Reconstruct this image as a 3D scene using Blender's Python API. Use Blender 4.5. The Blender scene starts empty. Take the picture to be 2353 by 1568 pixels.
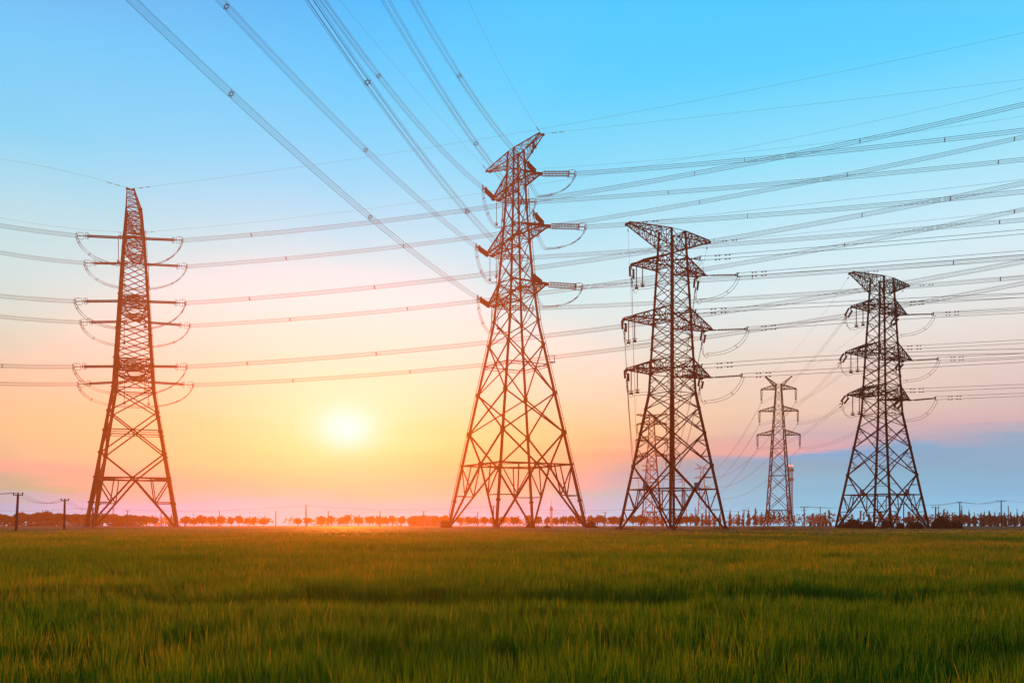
import bpy, math, random
import numpy as np
from mathutils import Vector, Matrix

random.seed(7)
RNG = np.random.default_rng(11)
scene = bpy.context.scene
COL = scene.collection

# ------------------------------------------------------------------ camera
F, CX, HY, EYE = 2076.0, 1176.0, 1200.0, 1.75      # focal length and horizon of the 2352 px wide photograph
cam_d = bpy.data.cameras.new("camera")
cam_d.sensor_width = 36.0
cam_d.lens = 36.0 * F / 2352.0
cam_d.shift_y = (HY - 784.0) / 2352.0               # a shift lens held level: uprights stay upright
cam_d.clip_start, cam_d.clip_end = 0.1, 6000.0
cam = bpy.data.objects.new("camera", cam_d)
cam.location = (0, 0, EYE)
cam.rotation_euler = (math.radians(90), 0, 0)
COL.objects.link(cam)
scene.camera = cam

# ------------------------------------------------------------------ sun, sky, exposure
SUN_AZ = math.atan((795 - CX) / F)                  # from +Y, to the left negative
SUN_EL = math.atan((HY - 985) / math.hypot(F, 795 - CX))
SUN_DIR = Vector((math.sin(SUN_AZ) * math.cos(SUN_EL), math.cos(SUN_AZ) * math.cos(SUN_EL), math.sin(SUN_EL)))
SUN_STRENGTH, SUN_COL = 4.5, (1.0, 0.27, 0.03)
HAZE_DENSITY, HAZE_G, HAZE_COL = 0.00043, 0.79, (1.0, 0.52, 0.30)
HAZE_Y, HAZE_TOP = 516.0, 84.0

sun_d = bpy.data.lights.new("sun", 'SUN')
sun_d.energy, sun_d.angle, sun_d.color = SUN_STRENGTH, math.radians(0.6), SUN_COL
sun = bpy.data.objects.new("sun", sun_d)
sun.rotation_euler = (-SUN_DIR).to_track_quat('-Z', 'Y').to_euler()
sun.location = (-60, 300, 60)
COL.objects.link(sun)

def lin(c):
    c = c / 255.0
    return c / 12.92 if c <= 0.04045 else ((c + 0.055) / 1.055) ** 2.4

# linear radiance of the clear sky beyond the haze, by bearing from the sun (degrees): rows of (height in the picture, r, g, b)
SKY = {
    -60: [(0, 0.107, 0.413, 0.871), (200, 0.188, 0.546, 0.913), (400, 0.314, 0.61, 0.871), (600, 0.546, 0.658, 0.716), (750, 0.658, 0.631, 0.578), (850, 0.716, 0.503, 0.392), (950, 0.68, 0.376, 0.305), (1050, 0.578, 0.305, 0.305), (1100, 0.456, 0.305, 0.352), (1150, 0.352, 0.376, 0.485), (1190, 0.328, 0.429, 0.61)],
    -18: [(0, 0.127, 0.445, 0.922), (200, 0.103, 0.635, 1.072), (400, 0.142, 0.723, 1.046), (600, 0.382, 0.824, 0.931), (700, 0.43, 0.845, 0.878), (800, 0.454, 0.789, 0.712), (900, 0.516, 0.626, 0.494), (1000, 0.516, 0.569, 0.325), (1070, 0.38, 0.499, 0.337), (1105, 0.538, 0.383, 0.357), (1135, 0.0, 0.421, 0.329), (1160, 0.0, 0.434, 0.75), (1190, 0.0, 0.518, 0.823)],
    0: [(0, 0.0, 0.521, 1.076), (200, 0.0, 0.642, 1.113), (400, 0.0, 0.722, 1.096), (500, 0.0, 0.755, 1.05), (600, 0.0, 0.816, 0.991), (700, 0.314, 0.827, 0.961), (800, 0.652, 0.686, 0.78), (880, 0.721, 0.564, 0.592), (950, 0.721, 0.522, 0.46), (1040, 0.652, 0.42, 0.248), (1090, 0.652, 0.268, 0.239), (1125, 0.584, 0.146, 0.332), (1155, 0.38, 0.136, 0.545), (1190, 0.0, 0.184, 0.572)],
    11: [(0, 0.012, 0.617, 1.14), (200, 0.013, 0.687, 1.125), (400, 0.074, 0.767, 1.083), (500, 0.137, 0.815, 1.071), (600, 0.18, 0.852, 1.03), (700, 0.114, 0.874, 0.962), (800, 0.448, 0.822, 0.819), (900, 0.584, 0.693, 0.576), (1000, 0.652, 0.57, 0.271), (1070, 0.652, 0.392, 0.223), (1110, 0.584, 0.327, 0.306), (1140, 0.0, 0.394, 0.358), (1165, 0.0, 0.318, 0.534), (1190, 0.0, 0.384, 0.716)],
    19: [(0, 0.034, 0.633, 1.169), (200, 0.039, 0.696, 1.127), (400, 0.191, 0.811, 1.099), (600, 0.46, 0.921, 1.064), (700, 0.535, 0.95, 1.023), (800, 0.5, 0.843, 0.823), (900, 0.516, 0.735, 0.602), (1000, 0.652, 0.59, 0.356), (1040, 0.516, 0.342, 0.312), (1060, 0.149, 0.368, 0.4), (1082, 0.0, 0.36, 0.557), (1120, 0.0, 0.451, 0.634), (1160, 0.0, 0.552, 0.836), (1190, 0.0, 0.612, 0.94)],
    28: [(0, 0.046, 0.622, 1.167), (200, 0.074, 0.708, 1.121), (400, 0.264, 0.843, 1.109), (600, 0.599, 0.954, 1.077), (700, 0.738, 0.973, 1.024), (800, 0.809, 0.878, 0.841), (880, 0.822, 0.765, 0.671), (960, 0.797, 0.665, 0.543), (1012, 0.52, 0.482, 0.572), (1034, 0.72, 0.437, 0.489), (1048, 0.0, 0.434, 0.811), (1080, 0.067, 0.436, 0.652), (1120, 0.054, 0.563, 0.84), (1160, 0.083, 0.6, 0.901), (1190, 0.136, 0.737, 1.063)],
    40: [(0, 0.112, 0.604, 1.0), (200, 0.095, 0.713, 1.146), (400, 0.304, 0.849, 1.111), (600, 0.682, 0.977, 1.091), (700, 0.819, 0.952, 0.994), (800, 0.902, 0.89, 0.853), (880, 0.883, 0.761, 0.72), (960, 0.747, 0.617, 0.608), (1005, 0.727, 0.506, 0.574), (1030, 0.23, 0.47, 0.703), (1060, 0.195, 0.465, 0.714), (1100, 0.166, 0.5, 0.772), (1150, 0.194, 0.625, 0.961), (1190, 0.281, 0.717, 1.024)],
    85: [(0, 0.061, 0.223, 0.515), (400, 0.114, 0.262, 0.456), (700, 0.205, 0.262, 0.376), (900, 0.223, 0.223, 0.328), (1050, 0.141, 0.188, 0.305), (1190, 0.114, 0.188, 0.328)],
    180: [(0, 0.023, 0.08, 0.242), (500, 0.034, 0.084, 0.223), (900, 0.061, 0.089, 0.188), (1190, 0.038, 0.065, 0.15)],
}

world = bpy.data.worlds.new("World")
scene.world = world
world.use_nodes = True
world.cycles.sampling_method = 'NONE'
nt = world.node_tree
nt.nodes.clear()
N = nt.nodes.new
def link(a, b): nt.links.new(a, b)
def math_node(op, a, b=None, clamp=False):
    n = N('ShaderNodeMath'); n.operation = op; n.use_clamp = clamp
    for i, v in enumerate((a, b)):
        if v is None: continue
        if isinstance(v, (int, float)): n.inputs[i].default_value = v
        else: link(v, n.inputs[i])
    return n.outputs[0]
def smooth(v, a, b, c=0.0, d=1.0):
    n = N('ShaderNodeMapRange'); n.interpolation_type = 'SMOOTHSTEP'
    link(v, n.inputs[0])
    for i, q in enumerate((a, b, c, d)): n.inputs[1 + i].default_value = q
    return n.outputs[0]
def linear(v, a, b):
    n = N('ShaderNodeMapRange'); link(v, n.inputs[0])
    n.inputs[1].default_value, n.inputs[2].default_value = a, b
    return n.outputs[0]

tc = N('ShaderNodeTexCoord')
sep = N('ShaderNodeSeparateXYZ'); link(tc.outputs['Generated'], sep.inputs[0])
hx = math_node('SQRT', math_node('ADD', math_node('MULTIPLY', sep.outputs[0], sep.outputs[0]), math_node('MULTIPLY', sep.outputs[1], sep.outputs[1])))
elev = math_node('DIVIDE', sep.outputs[2], math_node('MAXIMUM', hx, 0.02))
rawaz = math_node('SUBTRACT', math_node('ARCTAN2', sep.outputs[0], sep.outputs[1]), SUN_AZ)
azi = math_node('DEGREES', rawaz) if False else math_node('MULTIPLY', rawaz, 180 / math.pi)
# thin drifting layers near the horizon: the sky's own colours shift up and down along long flat wisps
mapn = N('ShaderNodeMapping'); mapn.inputs['Scale'].default_value = (2.6, 2.6, 20.0)
link(tc.outputs['Generated'], mapn.inputs[0])
noi = N('ShaderNodeTexNoise'); noi.inputs['Scale'].default_value = 1.6; noi.inputs['Detail'].default_value = 5; noi.inputs['Roughness'].default_value = 0.55
link(mapn.outputs[0], noi.inputs['Vector'])
amp = math_node('MULTIPLY', smooth(elev, 0.30, 0.05), 0.046)
elev2 = math_node('ADD', elev, math_node('MULTIPLY', math_node('SUBTRACT', noi.outputs['Fac'], 0.5), amp))
pos = math_node('MULTIPLY', elev2, 1 / 0.62, clamp=True)
ramps = {}
for b, rows in SKY.items():
    r = N('ShaderNodeValToRGB'); ramps[b] = r
    link(pos, r.inputs[0])
    el_ = r.color_ramp.elements
    rows = sorted(rows, key=lambda q: -q[0])
    for i, (y, *rgb) in enumerate(rows):
        c = rgb
        p = (HY - y) / F / 0.62
        e = el_[0] if i == 0 else (el_[-1] if i == len(rows) - 1 else el_.new(p))
        e.position = p
        e.color = (*c, 1)
def mixc(f, a, b):
    n = N('ShaderNodeMix'); n.data_type = 'RGBA'; n.clamp_factor = True
    link(f, n.inputs['Factor']); link(a, n.inputs[6]); link(b, n.inputs[7])
    return n.outputs[2]
keys = [-60, -18, 0, 11, 19, 28, 40, 85, 180]
cur = ramps[-60].outputs[0]
for a, b in zip(keys, keys[1:]):
    cur = mixc(linear(azi, a, b), cur, ramps[b].outputs[0])
cur = mixc(linear(azi, -60, -150), cur, ramps[180].outputs[0])
# the sun itself, veiled and soft
eldeg = math_node('MULTIPLY', math_node('SUBTRACT', math_node('ARCTANGENT', elev), SUN_EL), 180 / math.pi * 1.45)
d2 = math_node('ADD', math_node('MULTIPLY', azi, azi), math_node('MULTIPLY', eldeg, eldeg))
g1 = math_node('POWER', math.e, math_node('MULTIPLY', d2, -1 / 1.75 ** 2))
g2 = math_node('POWER', math.e, math_node('MULTIPLY', d2, -1 / 4.6 ** 2))
def addc(fac, col, base):
    n = N('ShaderNodeMix'); n.data_type = 'RGBA'; n.blend_type = 'ADD'; n.clamp_factor = False
    link(fac, n.inputs['Factor']); link(base, n.inputs[6]); n.inputs[7].default_value = (*col, 1)
    return n.outputs[2]
cur = addc(g2, (0.02, 0.09, 0.13), cur)
cur = addc(g1, (0.15, 0.2, 0.62), cur)
nish = N('ShaderNodeTexSky'); nish.sky_type = 'NISHITA'; nish.sun_disc = False
nish.sun_elevation = SUN_EL; nish.sun_rotation = SUN_AZ
bg1 = N('ShaderNodeBackground'); link(nish.outputs[0], bg1.inputs[0]); bg1.inputs[1].default_value = 0.05
bg2 = N('ShaderNodeBackground'); link(cur, bg2.inputs[0]); bg2.inputs[1].default_value = 1.0
mixs = N('ShaderNodeMixShader'); mixs.inputs[0].default_value = 0.94
link(bg1.outputs[0], mixs.inputs[1]); link(bg2.outputs[0], mixs.inputs[2])
wout = N('ShaderNodeOutputWorld'); link(mixs.outputs[0], wout.inputs[0])

vs = scene.view_settings
vs.view_transform, vs.look, vs.exposure, vs.gamma, vs.use_curve_mapping = 'Standard', 'None', 0.0, 1.0, False
cy = scene.cycles
cy.max_bounces, cy.diffuse_bounces, cy.glossy_bounces, cy.transmission_bounces, cy.volume_bounces, cy.transparent_max_bounces = 4, 2, 1, 3, 0, 6
cy.use_denoising = True
cy.volume_step_rate = 4.0

# ------------------------------------------------------------------ helpers
def at(xd, yd, Y):
    """the point at depth Y that the photograph shows at (xd, yd)"""
    return Vector(((xd - CX) / F * Y, Y, EYE + (HY - yd) / F * Y))

def material(name, col, rough=0.6, metallic=0.0, noise=0.25, scale=3.0, spec=0.04):
    m = bpy.data.materials.new(name); m.use_nodes = True
    t = m.node_tree; p = t.nodes['Principled BSDF']
    p.inputs['Roughness'].default_value = rough; p.inputs['Metallic'].default_value = metallic
    p.inputs['Specular IOR Level'].default_value = spec
    c = t.nodes.new('ShaderNodeTexCoord'); n = t.nodes.new('ShaderNodeTexNoise')
    n.inputs['Scale'].default_value = scale; n.inputs['Detail'].default_value = 4
    t.links.new(c.outputs['Object'], n.inputs['Vector'])
    r = t.nodes.new('ShaderNodeValToRGB')
    r.color_ramp.elements[0].position, r.color_ramp.elements[1].position = 0.3, 0.7
    r.color_ramp.elements[0].color = (*[v * (1 - noise) for v in col], 1)
    r.color_ramp.elements[1].color = (*[min(1, v * (1 + noise)) for v in col], 1)
    t.links.new(n.outputs['Fac'], r.inputs[0]); t.links.new(r.outputs[0], p.inputs['Base Color'])
    return m

def leaf_material(name, col, trans=0.35):
    m = material(name, col, rough=0.7, noise=0.4, scale=0.8, spec=0.0)
    t = m.node_tree; p = t.nodes['Principled BSDF']; out = t.nodes['Material Output']
    tr = t.nodes.new('ShaderNodeBsdfTranslucent'); tr.inputs[0].default_value = (col[0] * 1.4, col[1] * 1.3, col[2] * .6, 1)
    mx = t.nodes.new('ShaderNodeMixShader'); mx.inputs[0].default_value = trans
    t.links.new(p.outputs[0], mx.inputs[1]); t.links.new(tr.outputs[0], mx.inputs[2]); t.links.new(mx.outputs[0], out.inputs[0])
    return m

M = {
    'glow_red_steel': material('glow_red_steel', (0.30, 0.024, 0.008), 0.85, 0.0, 0.25, 1.5),  # reddened so the steel colour itself carries the sun's orange flare
    'dark_steel': material('dark_steel', (0.02, 0.003, 0.004), 0.85, 0.0, 0.25, 1.5),  # darker steel for the pylon outside that painted glow
    'far_steel': material('far_steel', (0.035, 0.010, 0.010), 0.9, 0.0, 0.2, 1.0),
    'fitting': material('fitting', (0.06, 0.03, 0.03), 0.7, 0.0, 0.2, 4.0),
    'insulator_grey': material('insulator_grey', (0.07, 0.055, 0.035), 0.75, 0.0, 0.2, 4.0),
    'insulator_brown': material('insulator_brown', (0.10, 0.022, 0.01), 0.75, 0.0, 0.2, 4.0),
    'wire': material('wire', (0.035, 0.028, 0.035), 0.8, 0.0, 0.2, 0.5),
    'concrete': material('concrete', (0.32, 0.30, 0.30), 0.85, 0.0, 0.2, 1.2),
    'pole_concrete': material('pole_concrete', (0.10, 0.065, 0.055), 0.85, 0.0, 0.25, 1.5),
    'bark': material('bark', (0.07, 0.05, 0.035), 0.9, 0.0, 0.3, 2.0),
    'leaf': leaf_material('leaf', (0.04, 0.04, 0.016), .12),
    'leaf_dark': leaf_material('leaf_dark', (0.025, 0.033, 0.012), 0.1),
    'needle': leaf_material('needle', (0.02, 0.036, 0.045), 0.05),  # bluish cast of the far haze put into the needle colour
    'reed': leaf_material('reed', (0.12, 0.07, 0.025), 0.3),
    'roof': material('roof', (0.11, 0.06, 0.05), 0.8, 0.0, 0.25, 1.0),
    'plaster': material('plaster', (0.38, 0.35, 0.32), 0.85, 0.0, 0.15, 1.0),
    'white_paint': material('white_paint', (0.7, 0.68, 0.68), 0.6, 0.0, 0.1, 2.0),
    'box_grey': material('box_grey', (0.30, 0.28, 0.29), 0.5, 0.0, 0.1, 2.0),
    'sign_dark': material('sign_dark', (0.03, 0.03, 0.035), 0.6, 0.0, 0.1, 2.0),
}
lamp_m = bpy.data.materials.new('warning_lamp'); lamp_m.use_nodes = True
_p = lamp_m.node_tree.nodes['Principled BSDF']
_p.inputs['Base Color'].default_value = (0.8, 0.05, 0.03, 1)
_p.inputs['Emission Color'].default_value = (1.0, 0.12, 0.07, 1); _p.inputs['Emission Strength'].default_value = 9.0
lamp_m.cycles.emission_sampling = 'NONE'

class MB:
    """collects beams, tubes, discs and boxes; build() links them as one mesh object"""
    def __init__(self): self.v, self.f = [], []
    def beam(self, a, b, w, h=None):
        a, b = Vector(a), Vector(b); d = b - a
        if d.length < 1e-5: return
        d.normalize()
        up = Vector((0, 0, 1)) if abs(d.z) < 0.95 else Vector((1, 0, 0))
        s = d.cross(up).normalized() * (w / 2); t = d.cross(s).normalized() * ((h or w) / 2)
        n = len(self.v)
        for p in (a, b): self.v += [p - s - t, p + s - t, p + s + t, p - s + t]
        self.f += [(n, n + 1, n + 5, n + 4), (n + 1, n + 2, n + 6, n + 5), (n + 2, n + 3, n + 7, n + 6), (n + 3, n, n + 4, n + 7), (n + 3, n + 2, n + 1, n), (n + 4, n + 5, n + 6, n + 7)]
    def tube(self, pts, r, k=6, closed=False, cap=True):
        pts = [Vector(p) for p in pts]; m = len(pts); n = len(self.v)
        rs = r if isinstance(r, (list, tuple)) else [r] * m
        prev = None
        for i, p in enumerate(pts):
            if closed: d = pts[(i + 1) % m] - pts[i - 1]
            else: d = pts[min(i + 1, m - 1)] - pts[max(i - 1, 0)]
            d.normalize()
            if prev is None:
                up = Vector((0, 0, 1)) if abs(d.z) < 0.95 else Vector((1, 0, 0))
                s = d.cross(up).normalized()
            else:
                s = (prev - d * prev.dot(d)).normalized()
            prev = s; t = d.cross(s)
            for j in range(k):
                a = 2 * math.pi * j / k
                self.v.append(p + (s * math.cos(a) + t * math.sin(a)) * rs[i])
        for i in range(m if closed else m - 1):
            i2 = (i + 1) % m
            for j in range(k):
                j2 = (j + 1) % k
                self.f.append((n + i * k + j, n + i * k + j2, n + i2 * k + j2, n + i2 * k + j))
        if cap and not closed:
            self.f.append(tuple(n + j for j in range(k))[::-1]); self.f.append(tuple(n + (m - 1) * k + j for j in range(k)))
    def box(self, c, sx, sy, sz):
        c = Vector(c); self.beam(c - Vector((0, 0, sz / 2)), c + Vector((0, 0, sz / 2)), sy, sx)
    def build(self, name, mat, parent=None, data=None):
        me = bpy.data.meshes.new(name)
        me.from_pydata([tuple(p) for p in self.v], [], self.f)
        me.materials.append(mat)
        return obj_from(name, me, parent)

def obj_from(name, me, parent=None):
    o = bpy.data.objects.new(name, me); COL.objects.link(o)
    if parent is not None: o.parent = parent
    return o

def tag(o, label=None, cat=None, group=None, kind=None):
    if label: o['label'] = label
    if cat: o['category'] = cat
    if group: o['group'] = group
    if kind: o['kind'] = kind
    return o

def empty(name, label, cat, loc, group=None, rz=0.0):
    o = bpy.data.objects.new(name, None); COL.objects.link(o)
    o.empty_display_size = 0.5
    o.location = loc; o.rotation_euler = (0, 0, rz)
    return tag(o, label, cat, group)

def wob(p):  # a small value-noise in the plane
    return math.sin(p[0] * 1.7 + p[1] * .9) + math.sin(p[0] * .63 - p[1] * 1.31 + 1.3)

# ------------------------------------------------------------------ ground
def grid_mesh(name, xs, ys, zf, mat):
    X, Y = np.meshgrid(xs, ys); Z = zf(X, Y)
    v = np.stack([X.ravel(), Y.ravel(), Z.ravel()], 1)
    nx, ny = len(xs), len(ys)
    i = np.arange(nx * ny).reshape(ny, nx)
    f = np.stack([i[:-1, :-1].ravel(), i[:-1, 1:].ravel(), i[1:, 1:].ravel(), i[1:, :-1].ravel()], 1)
    return np_mesh(name, v, f, mat)

def np_mesh(name, v, f, mat, tint=None):
    me = bpy.data.meshes.new(name)
    me.vertices.add(len(v)); me.vertices.foreach_set('co', np.ascontiguousarray(v, dtype=np.float32).ravel())
    k = f.shape[1]
    me.loops.add(f.size); me.loops.foreach_set('vertex_index', np.ascontiguousarray(f, dtype=np.int32).ravel())
    me.polygons.add(len(f)); me.polygons.foreach_set('loop_start', np.arange(0, f.size, k, dtype=np.int32))
    if tint is not None:
        at_ = me.attributes.new('tint', 'FLOAT', 'POINT'); at_.data.foreach_set('value', np.ascontiguousarray(tint, dtype=np.float32))
    me.update(calc_edges=True)
    me.materials.append(mat)
    return me

ground_m = material('soil', (0.07, 0.055, 0.015), 1.0, 0, 0.35, 0.15, 0.0)
gx = np.linspace(-690, 690, 60); gy = np.linspace(-60, 512, 60)
tag(obj_from('ground', grid_mesh('ground', gx, gy, lambda X, Y: 0 * X, ground_m)), kind='structure')

# rice: blades by the hundred thousand, denser and finer close by, over the closed canopy below their tips
def vnoise(x, y, s, seed):
    r = np.random.default_rng(seed).random((256, 256))
    u, v = x / s + 97.3, y / s + 31.7
    i, j = np.floor(u).astype(int), np.floor(v).astype(int); a, b = u - i, v - j
    a, b = a * a * (3 - 2 * a), b * b * (3 - 2 * b)
    g = lambda p, q: r[p % 256, q % 256]
    return (g(i, j) * (1 - a) + g(i + 1, j) * a) * (1 - b) + (g(i, j + 1) * (1 - a) + g(i + 1, j + 1) * a) * b

def crop_height(x, y):
    h = 0.80 + 0.08 * (vnoise(x, y, 3.2, 1) - 0.5) + 0.17 * (vnoise(x, y, 0.7, 2) - 0.5) + 0.10 * (vnoise(x, y, 14, 3) - .5)
    # trodden furrow across the crop, and a weaker one beyond
    c = 13.0 + 1.2 * (vnoise(x, x * 0, 6, 4) - 0.5) + 0.02 * x
    depth = 0.24 * np.clip((vnoise(x, x * 0, 5.0, 5) - 0.22) * 3, 0, 1)
    h -= depth * np.exp(-((y - c) / 0.85) ** 2)
    c2 = 34.0 + 3 * (vnoise(x, x * 0, 12, 6) - 0.5)
    h -= 0.09 * np.exp(-((y - c2) / 1.6) ** 2) * np.clip((vnoise(x, x * 0, 14.0, 8) - 0.3) * 3, 0, 1)
    return h

def rice_material():
    m = bpy.data.materials.new('rice_leaf'); m.use_nodes = True
    t = m.node_tree; p = t.nodes['Principled BSDF']; out = t.nodes['Material Output']
    a = t.nodes.new('ShaderNodeAttribute'); a.attribute_name = 'tint'
    r = t.nodes.new('ShaderNodeValToRGB'); e = r.color_ramp.elements
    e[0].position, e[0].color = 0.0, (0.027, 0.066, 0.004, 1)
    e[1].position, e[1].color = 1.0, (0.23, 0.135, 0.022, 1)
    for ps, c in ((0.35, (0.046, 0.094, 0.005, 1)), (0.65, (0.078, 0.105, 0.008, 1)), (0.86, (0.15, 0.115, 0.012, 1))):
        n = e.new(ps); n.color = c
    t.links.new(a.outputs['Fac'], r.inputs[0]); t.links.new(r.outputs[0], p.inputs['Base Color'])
    p.inputs['Roughness'].default_value = 0.7; p.inputs['Specular IOR Level'].default_value = 0.18
    tr = t.nodes.new('ShaderNodeBsdfTranslucent'); g_ = t.nodes.new('ShaderNodeMix'); g_.data_type = 'RGBA'; g_.blend_type = 'MULTIPLY'; g_.inputs['Factor'].default_value = 1.0
    g_.clamp_result = False; g_.inputs[7].default_value = (2.7, 3.1, 0.7, 1)
    t.links.new(r.outputs[0], g_.inputs[6]); t.links.new(g_.outputs[2], tr.inputs[0])
    mx = t.nodes.new('ShaderNodeMixShader'); mx.inputs[0].default_value = 0.55
    t.links.new(p.outputs[0], mx.inputs[1]); t.links.new(tr.outputs[0], mx.inputs[2]); t.links.new(mx.outputs[0], out.inputs[0])
    return m
rice_m = rice_material()

V_, F_, T_ = [], [], []
nv = 0
def add_blades(y0, y1, hills, per, width, levels, zlow, spread, glow_tint=0.0):
    """hills: clumps per square metre; per: blades in each"""
    global nv
    wide = 0.66 * y1 + 9
    n = int(hills * 2 * wide * (y1 - y0))
    yy = y0 + RNG.random(n) * (y1 - y0); xx = (RNG.random(n) * 2 - 1) * wide
    inside = np.abs(xx) < 0.66 * yy + 9
    xx, yy = xx[inside], yy[inside]
    hh = crop_height(xx, yy)
    keep = RNG.random(len(xx)) < np.clip((hh - 0.36) * 4, 0.25, 1)
    xx, yy, hh = xx[keep], yy[keep], hh[keep]
    hill_t = np.clip(0.40 + 0.5 * (vnoise(xx, yy, 2.3, 20) - .5) + 0.45 * (vnoise(xx, yy, 9, 21) - .5) + .22 * RNG.standard_normal(len(xx)) * .6, 0, 1)
    hx_ = np.repeat(xx, per); hy_ = np.repeat(yy, per); h0 = np.repeat(hh, per); ht = np.repeat(hill_t, per)
    m = len(hx_)
    az = RNG.random(m) * 2 * np.pi
    lean = np.abs(RNG.standard_normal(m)) * spread
    bend = RNG.random(m) ** 2 * 0.9 * spread
    H = h0 * (0.80 + 0.25 * RNG.random(m))
    floppy = RNG.random(m) < 0.05
    bend = np.where(floppy, bend + 0.55, bend)
    tint = np.clip(ht + 0.15 * RNG.standard_normal(m) + np.where(RNG.random(m) < 0.07, 0.4, 0), 0, 1)
    wd = width * (0.65 + 0.7 * RNG.random(m))
    fa = RNG.random(m) * np.pi
    bx = hx_ + np.cos(az) * 0.05 * RNG.random(m); by = hy_ + np.sin(az) * 0.05 * RNG.random(m)
    pts = []
    for l in range(levels + 1):
        q = l / levels
        out_ = H * (lean * q + bend * q ** 3)
        z = zlow + (H - zlow) * (q - np.where(floppy, 0.30, 0.06) * bend * q ** 3)
        cx, cyy = bx + np.cos(az) * out_, by + np.sin(az) * out_
        if l < levels:
            w = wd * (1 - q) ** 0.55 * 0.5 if q > 0.25 else wd * 0.5
            pts.append(np.stack([cx - np.cos(fa) * w, cyy - np.sin(fa) * w, z], 1))
            pts.append(np.stack([cx + np.cos(fa) * w, cyy + np.sin(fa) * w, z], 1))
        else:
            pts.append(np.stack([cx, cyy, z], 1))
    k = len(pts)
    P = np.stack(pts, 1).reshape(-1, 3)
    b = nv + np.arange(m) * k
    fs = []
    for l in range(levels - 1):
        fs.append(np.stack([b + 2 * l, b + 2 * l + 1, b + 2 * l + 3], 1)); fs.append(np.stack([b + 2 * l, b + 2 * l + 3, b + 2 * l + 2], 1))
    fs.append(np.stack([b + 2 * levels - 2, b + 2 * levels - 1, b + 2 * levels], 1))
    V_.append(P); F_.append(np.concatenate(fs)); 
    qv = np.array([l / levels for l in range(levels) for _ in (0, 1)] + [1.0])
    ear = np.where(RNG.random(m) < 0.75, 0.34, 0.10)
    tint = tint + glow_tint  # more golden zone by zone: the low sun's orange wash painted into the crop
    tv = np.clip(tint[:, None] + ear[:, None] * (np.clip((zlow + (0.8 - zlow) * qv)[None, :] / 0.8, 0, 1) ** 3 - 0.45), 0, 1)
    T_.append(tv.ravel()); nv += len(P)

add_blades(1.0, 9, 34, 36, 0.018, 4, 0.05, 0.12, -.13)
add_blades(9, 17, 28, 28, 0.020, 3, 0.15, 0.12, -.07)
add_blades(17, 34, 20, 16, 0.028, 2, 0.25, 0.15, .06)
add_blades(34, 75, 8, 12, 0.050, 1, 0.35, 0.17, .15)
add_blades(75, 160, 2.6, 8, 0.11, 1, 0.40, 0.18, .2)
# canopy under the tips
ys = np.concatenate([np.linspace(-16, 30, 100), np.geomspace(30.6, 262, 110)])
xs = np.linspace(-1, 1, 150)
Y2 = np.repeat(ys, len(xs)); X2 = np.tile(xs, len(ys)) * (0.72 * np.maximum(Y2, 0) + 26)
Z2 = crop_height(X2, Y2) - np.where(Y2 < 60, 0.30, np.where(Y2 < 120, .30 - .22 * (Y2 - 60) / 60, .08))
Z2 = np.where(Y2 < 25, Z2 - 0.22, Z2)
i = np.arange(len(Y2)).reshape(len(ys), len(xs))
q = np.stack([i[:-1, :-1].ravel(), i[:-1, 1:].ravel(), i[1:, 1:].ravel(), i[1:, :-1].ravel()], 1) + nv
V_.append(np.stack([X2, Y2, Z2], 1)); F_.append(q[:, [0, 1, 2]]); F_.append(q[:, [0, 2, 3]])
T_.append(np.clip(0.50 + 0.2 * np.clip((Y2 - 15) / 60, 0, 1) + 0.5 * (vnoise(X2, Y2, 9, 21) - .5) + 0.3 * (vnoise(X2, Y2, 40, 23) - .5), 0, 1))  # canopy turns golden with distance too, following the painted sun wash
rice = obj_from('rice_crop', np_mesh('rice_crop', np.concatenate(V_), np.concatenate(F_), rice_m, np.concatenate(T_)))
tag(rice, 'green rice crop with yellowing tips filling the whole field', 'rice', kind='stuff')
del V_, F_, T_

# ------------------------------------------------------------------ lattice pylons
class Pylon:
    def __init__(s, name, label, X, Y, yaw, profile, group=None):
        s.root = empty(name, label, 'pylon', (X, Y, 0), group, math.radians(yaw))
        s.X, s.Y, s.yaw, s.profile = X, Y, yaw, profile
        s.mat = Matrix.Translation((X, Y, 0)) @ Matrix.Rotation(math.radians(yaw), 4, 'Z')
    def half(s, z):
        p = s.profile
        for (z0, a), (z1, b) in zip(p, p[1:]):
            if z <= z1: return a + (b - a) * (z - z0) / (z1 - z0)
        return p[-1][1]
    def c(s, i, z):
        h = s.half(z); sx, sy = ((-1, -1), (1, -1), (1, 1), (-1, 1))[i % 4]
        return Vector((sx * h, sy * h, z))
    def w(s, p): return s.mat @ Vector(p)

def pylon_legs(P, ztop, r0, r1, collars, mat, tubular=True, footing=True):
    for i in range(4):
        mb = MB()
        zs = [0.0] + [z for z, _ in P.profile if 0 < z < ztop] + [ztop]
        for za, zb in zip(zs, zs[1:]):
            ra, rb = [r0 + (r1 - r0) * z / ztop for z in (za, zb)]
            if tubular: mb.tube([P.c(i, za), P.c(i, zb)], [ra, rb], 8)
            else: mb.beam(P.c(i, za), P.c(i, zb), ra + rb)
        for z in collars:
            if z < ztop:
                r = (r0 + (r1 - r0) * z / ztop) * 1.55
                mb.tube([P.c(i, z - .16), P.c(i, z + .16)], r, 8)
        leg = mb.build('leg', mat, P.root)
        if footing:
            fb = MB(); b = P.c(i, 0)
            fb.tube([(b.x, b.y, -0.1), (b.x, b.y, 0.95)], r0 * 2.2, 10)
            fb.build('footing', M['concrete'], P.root)

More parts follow.
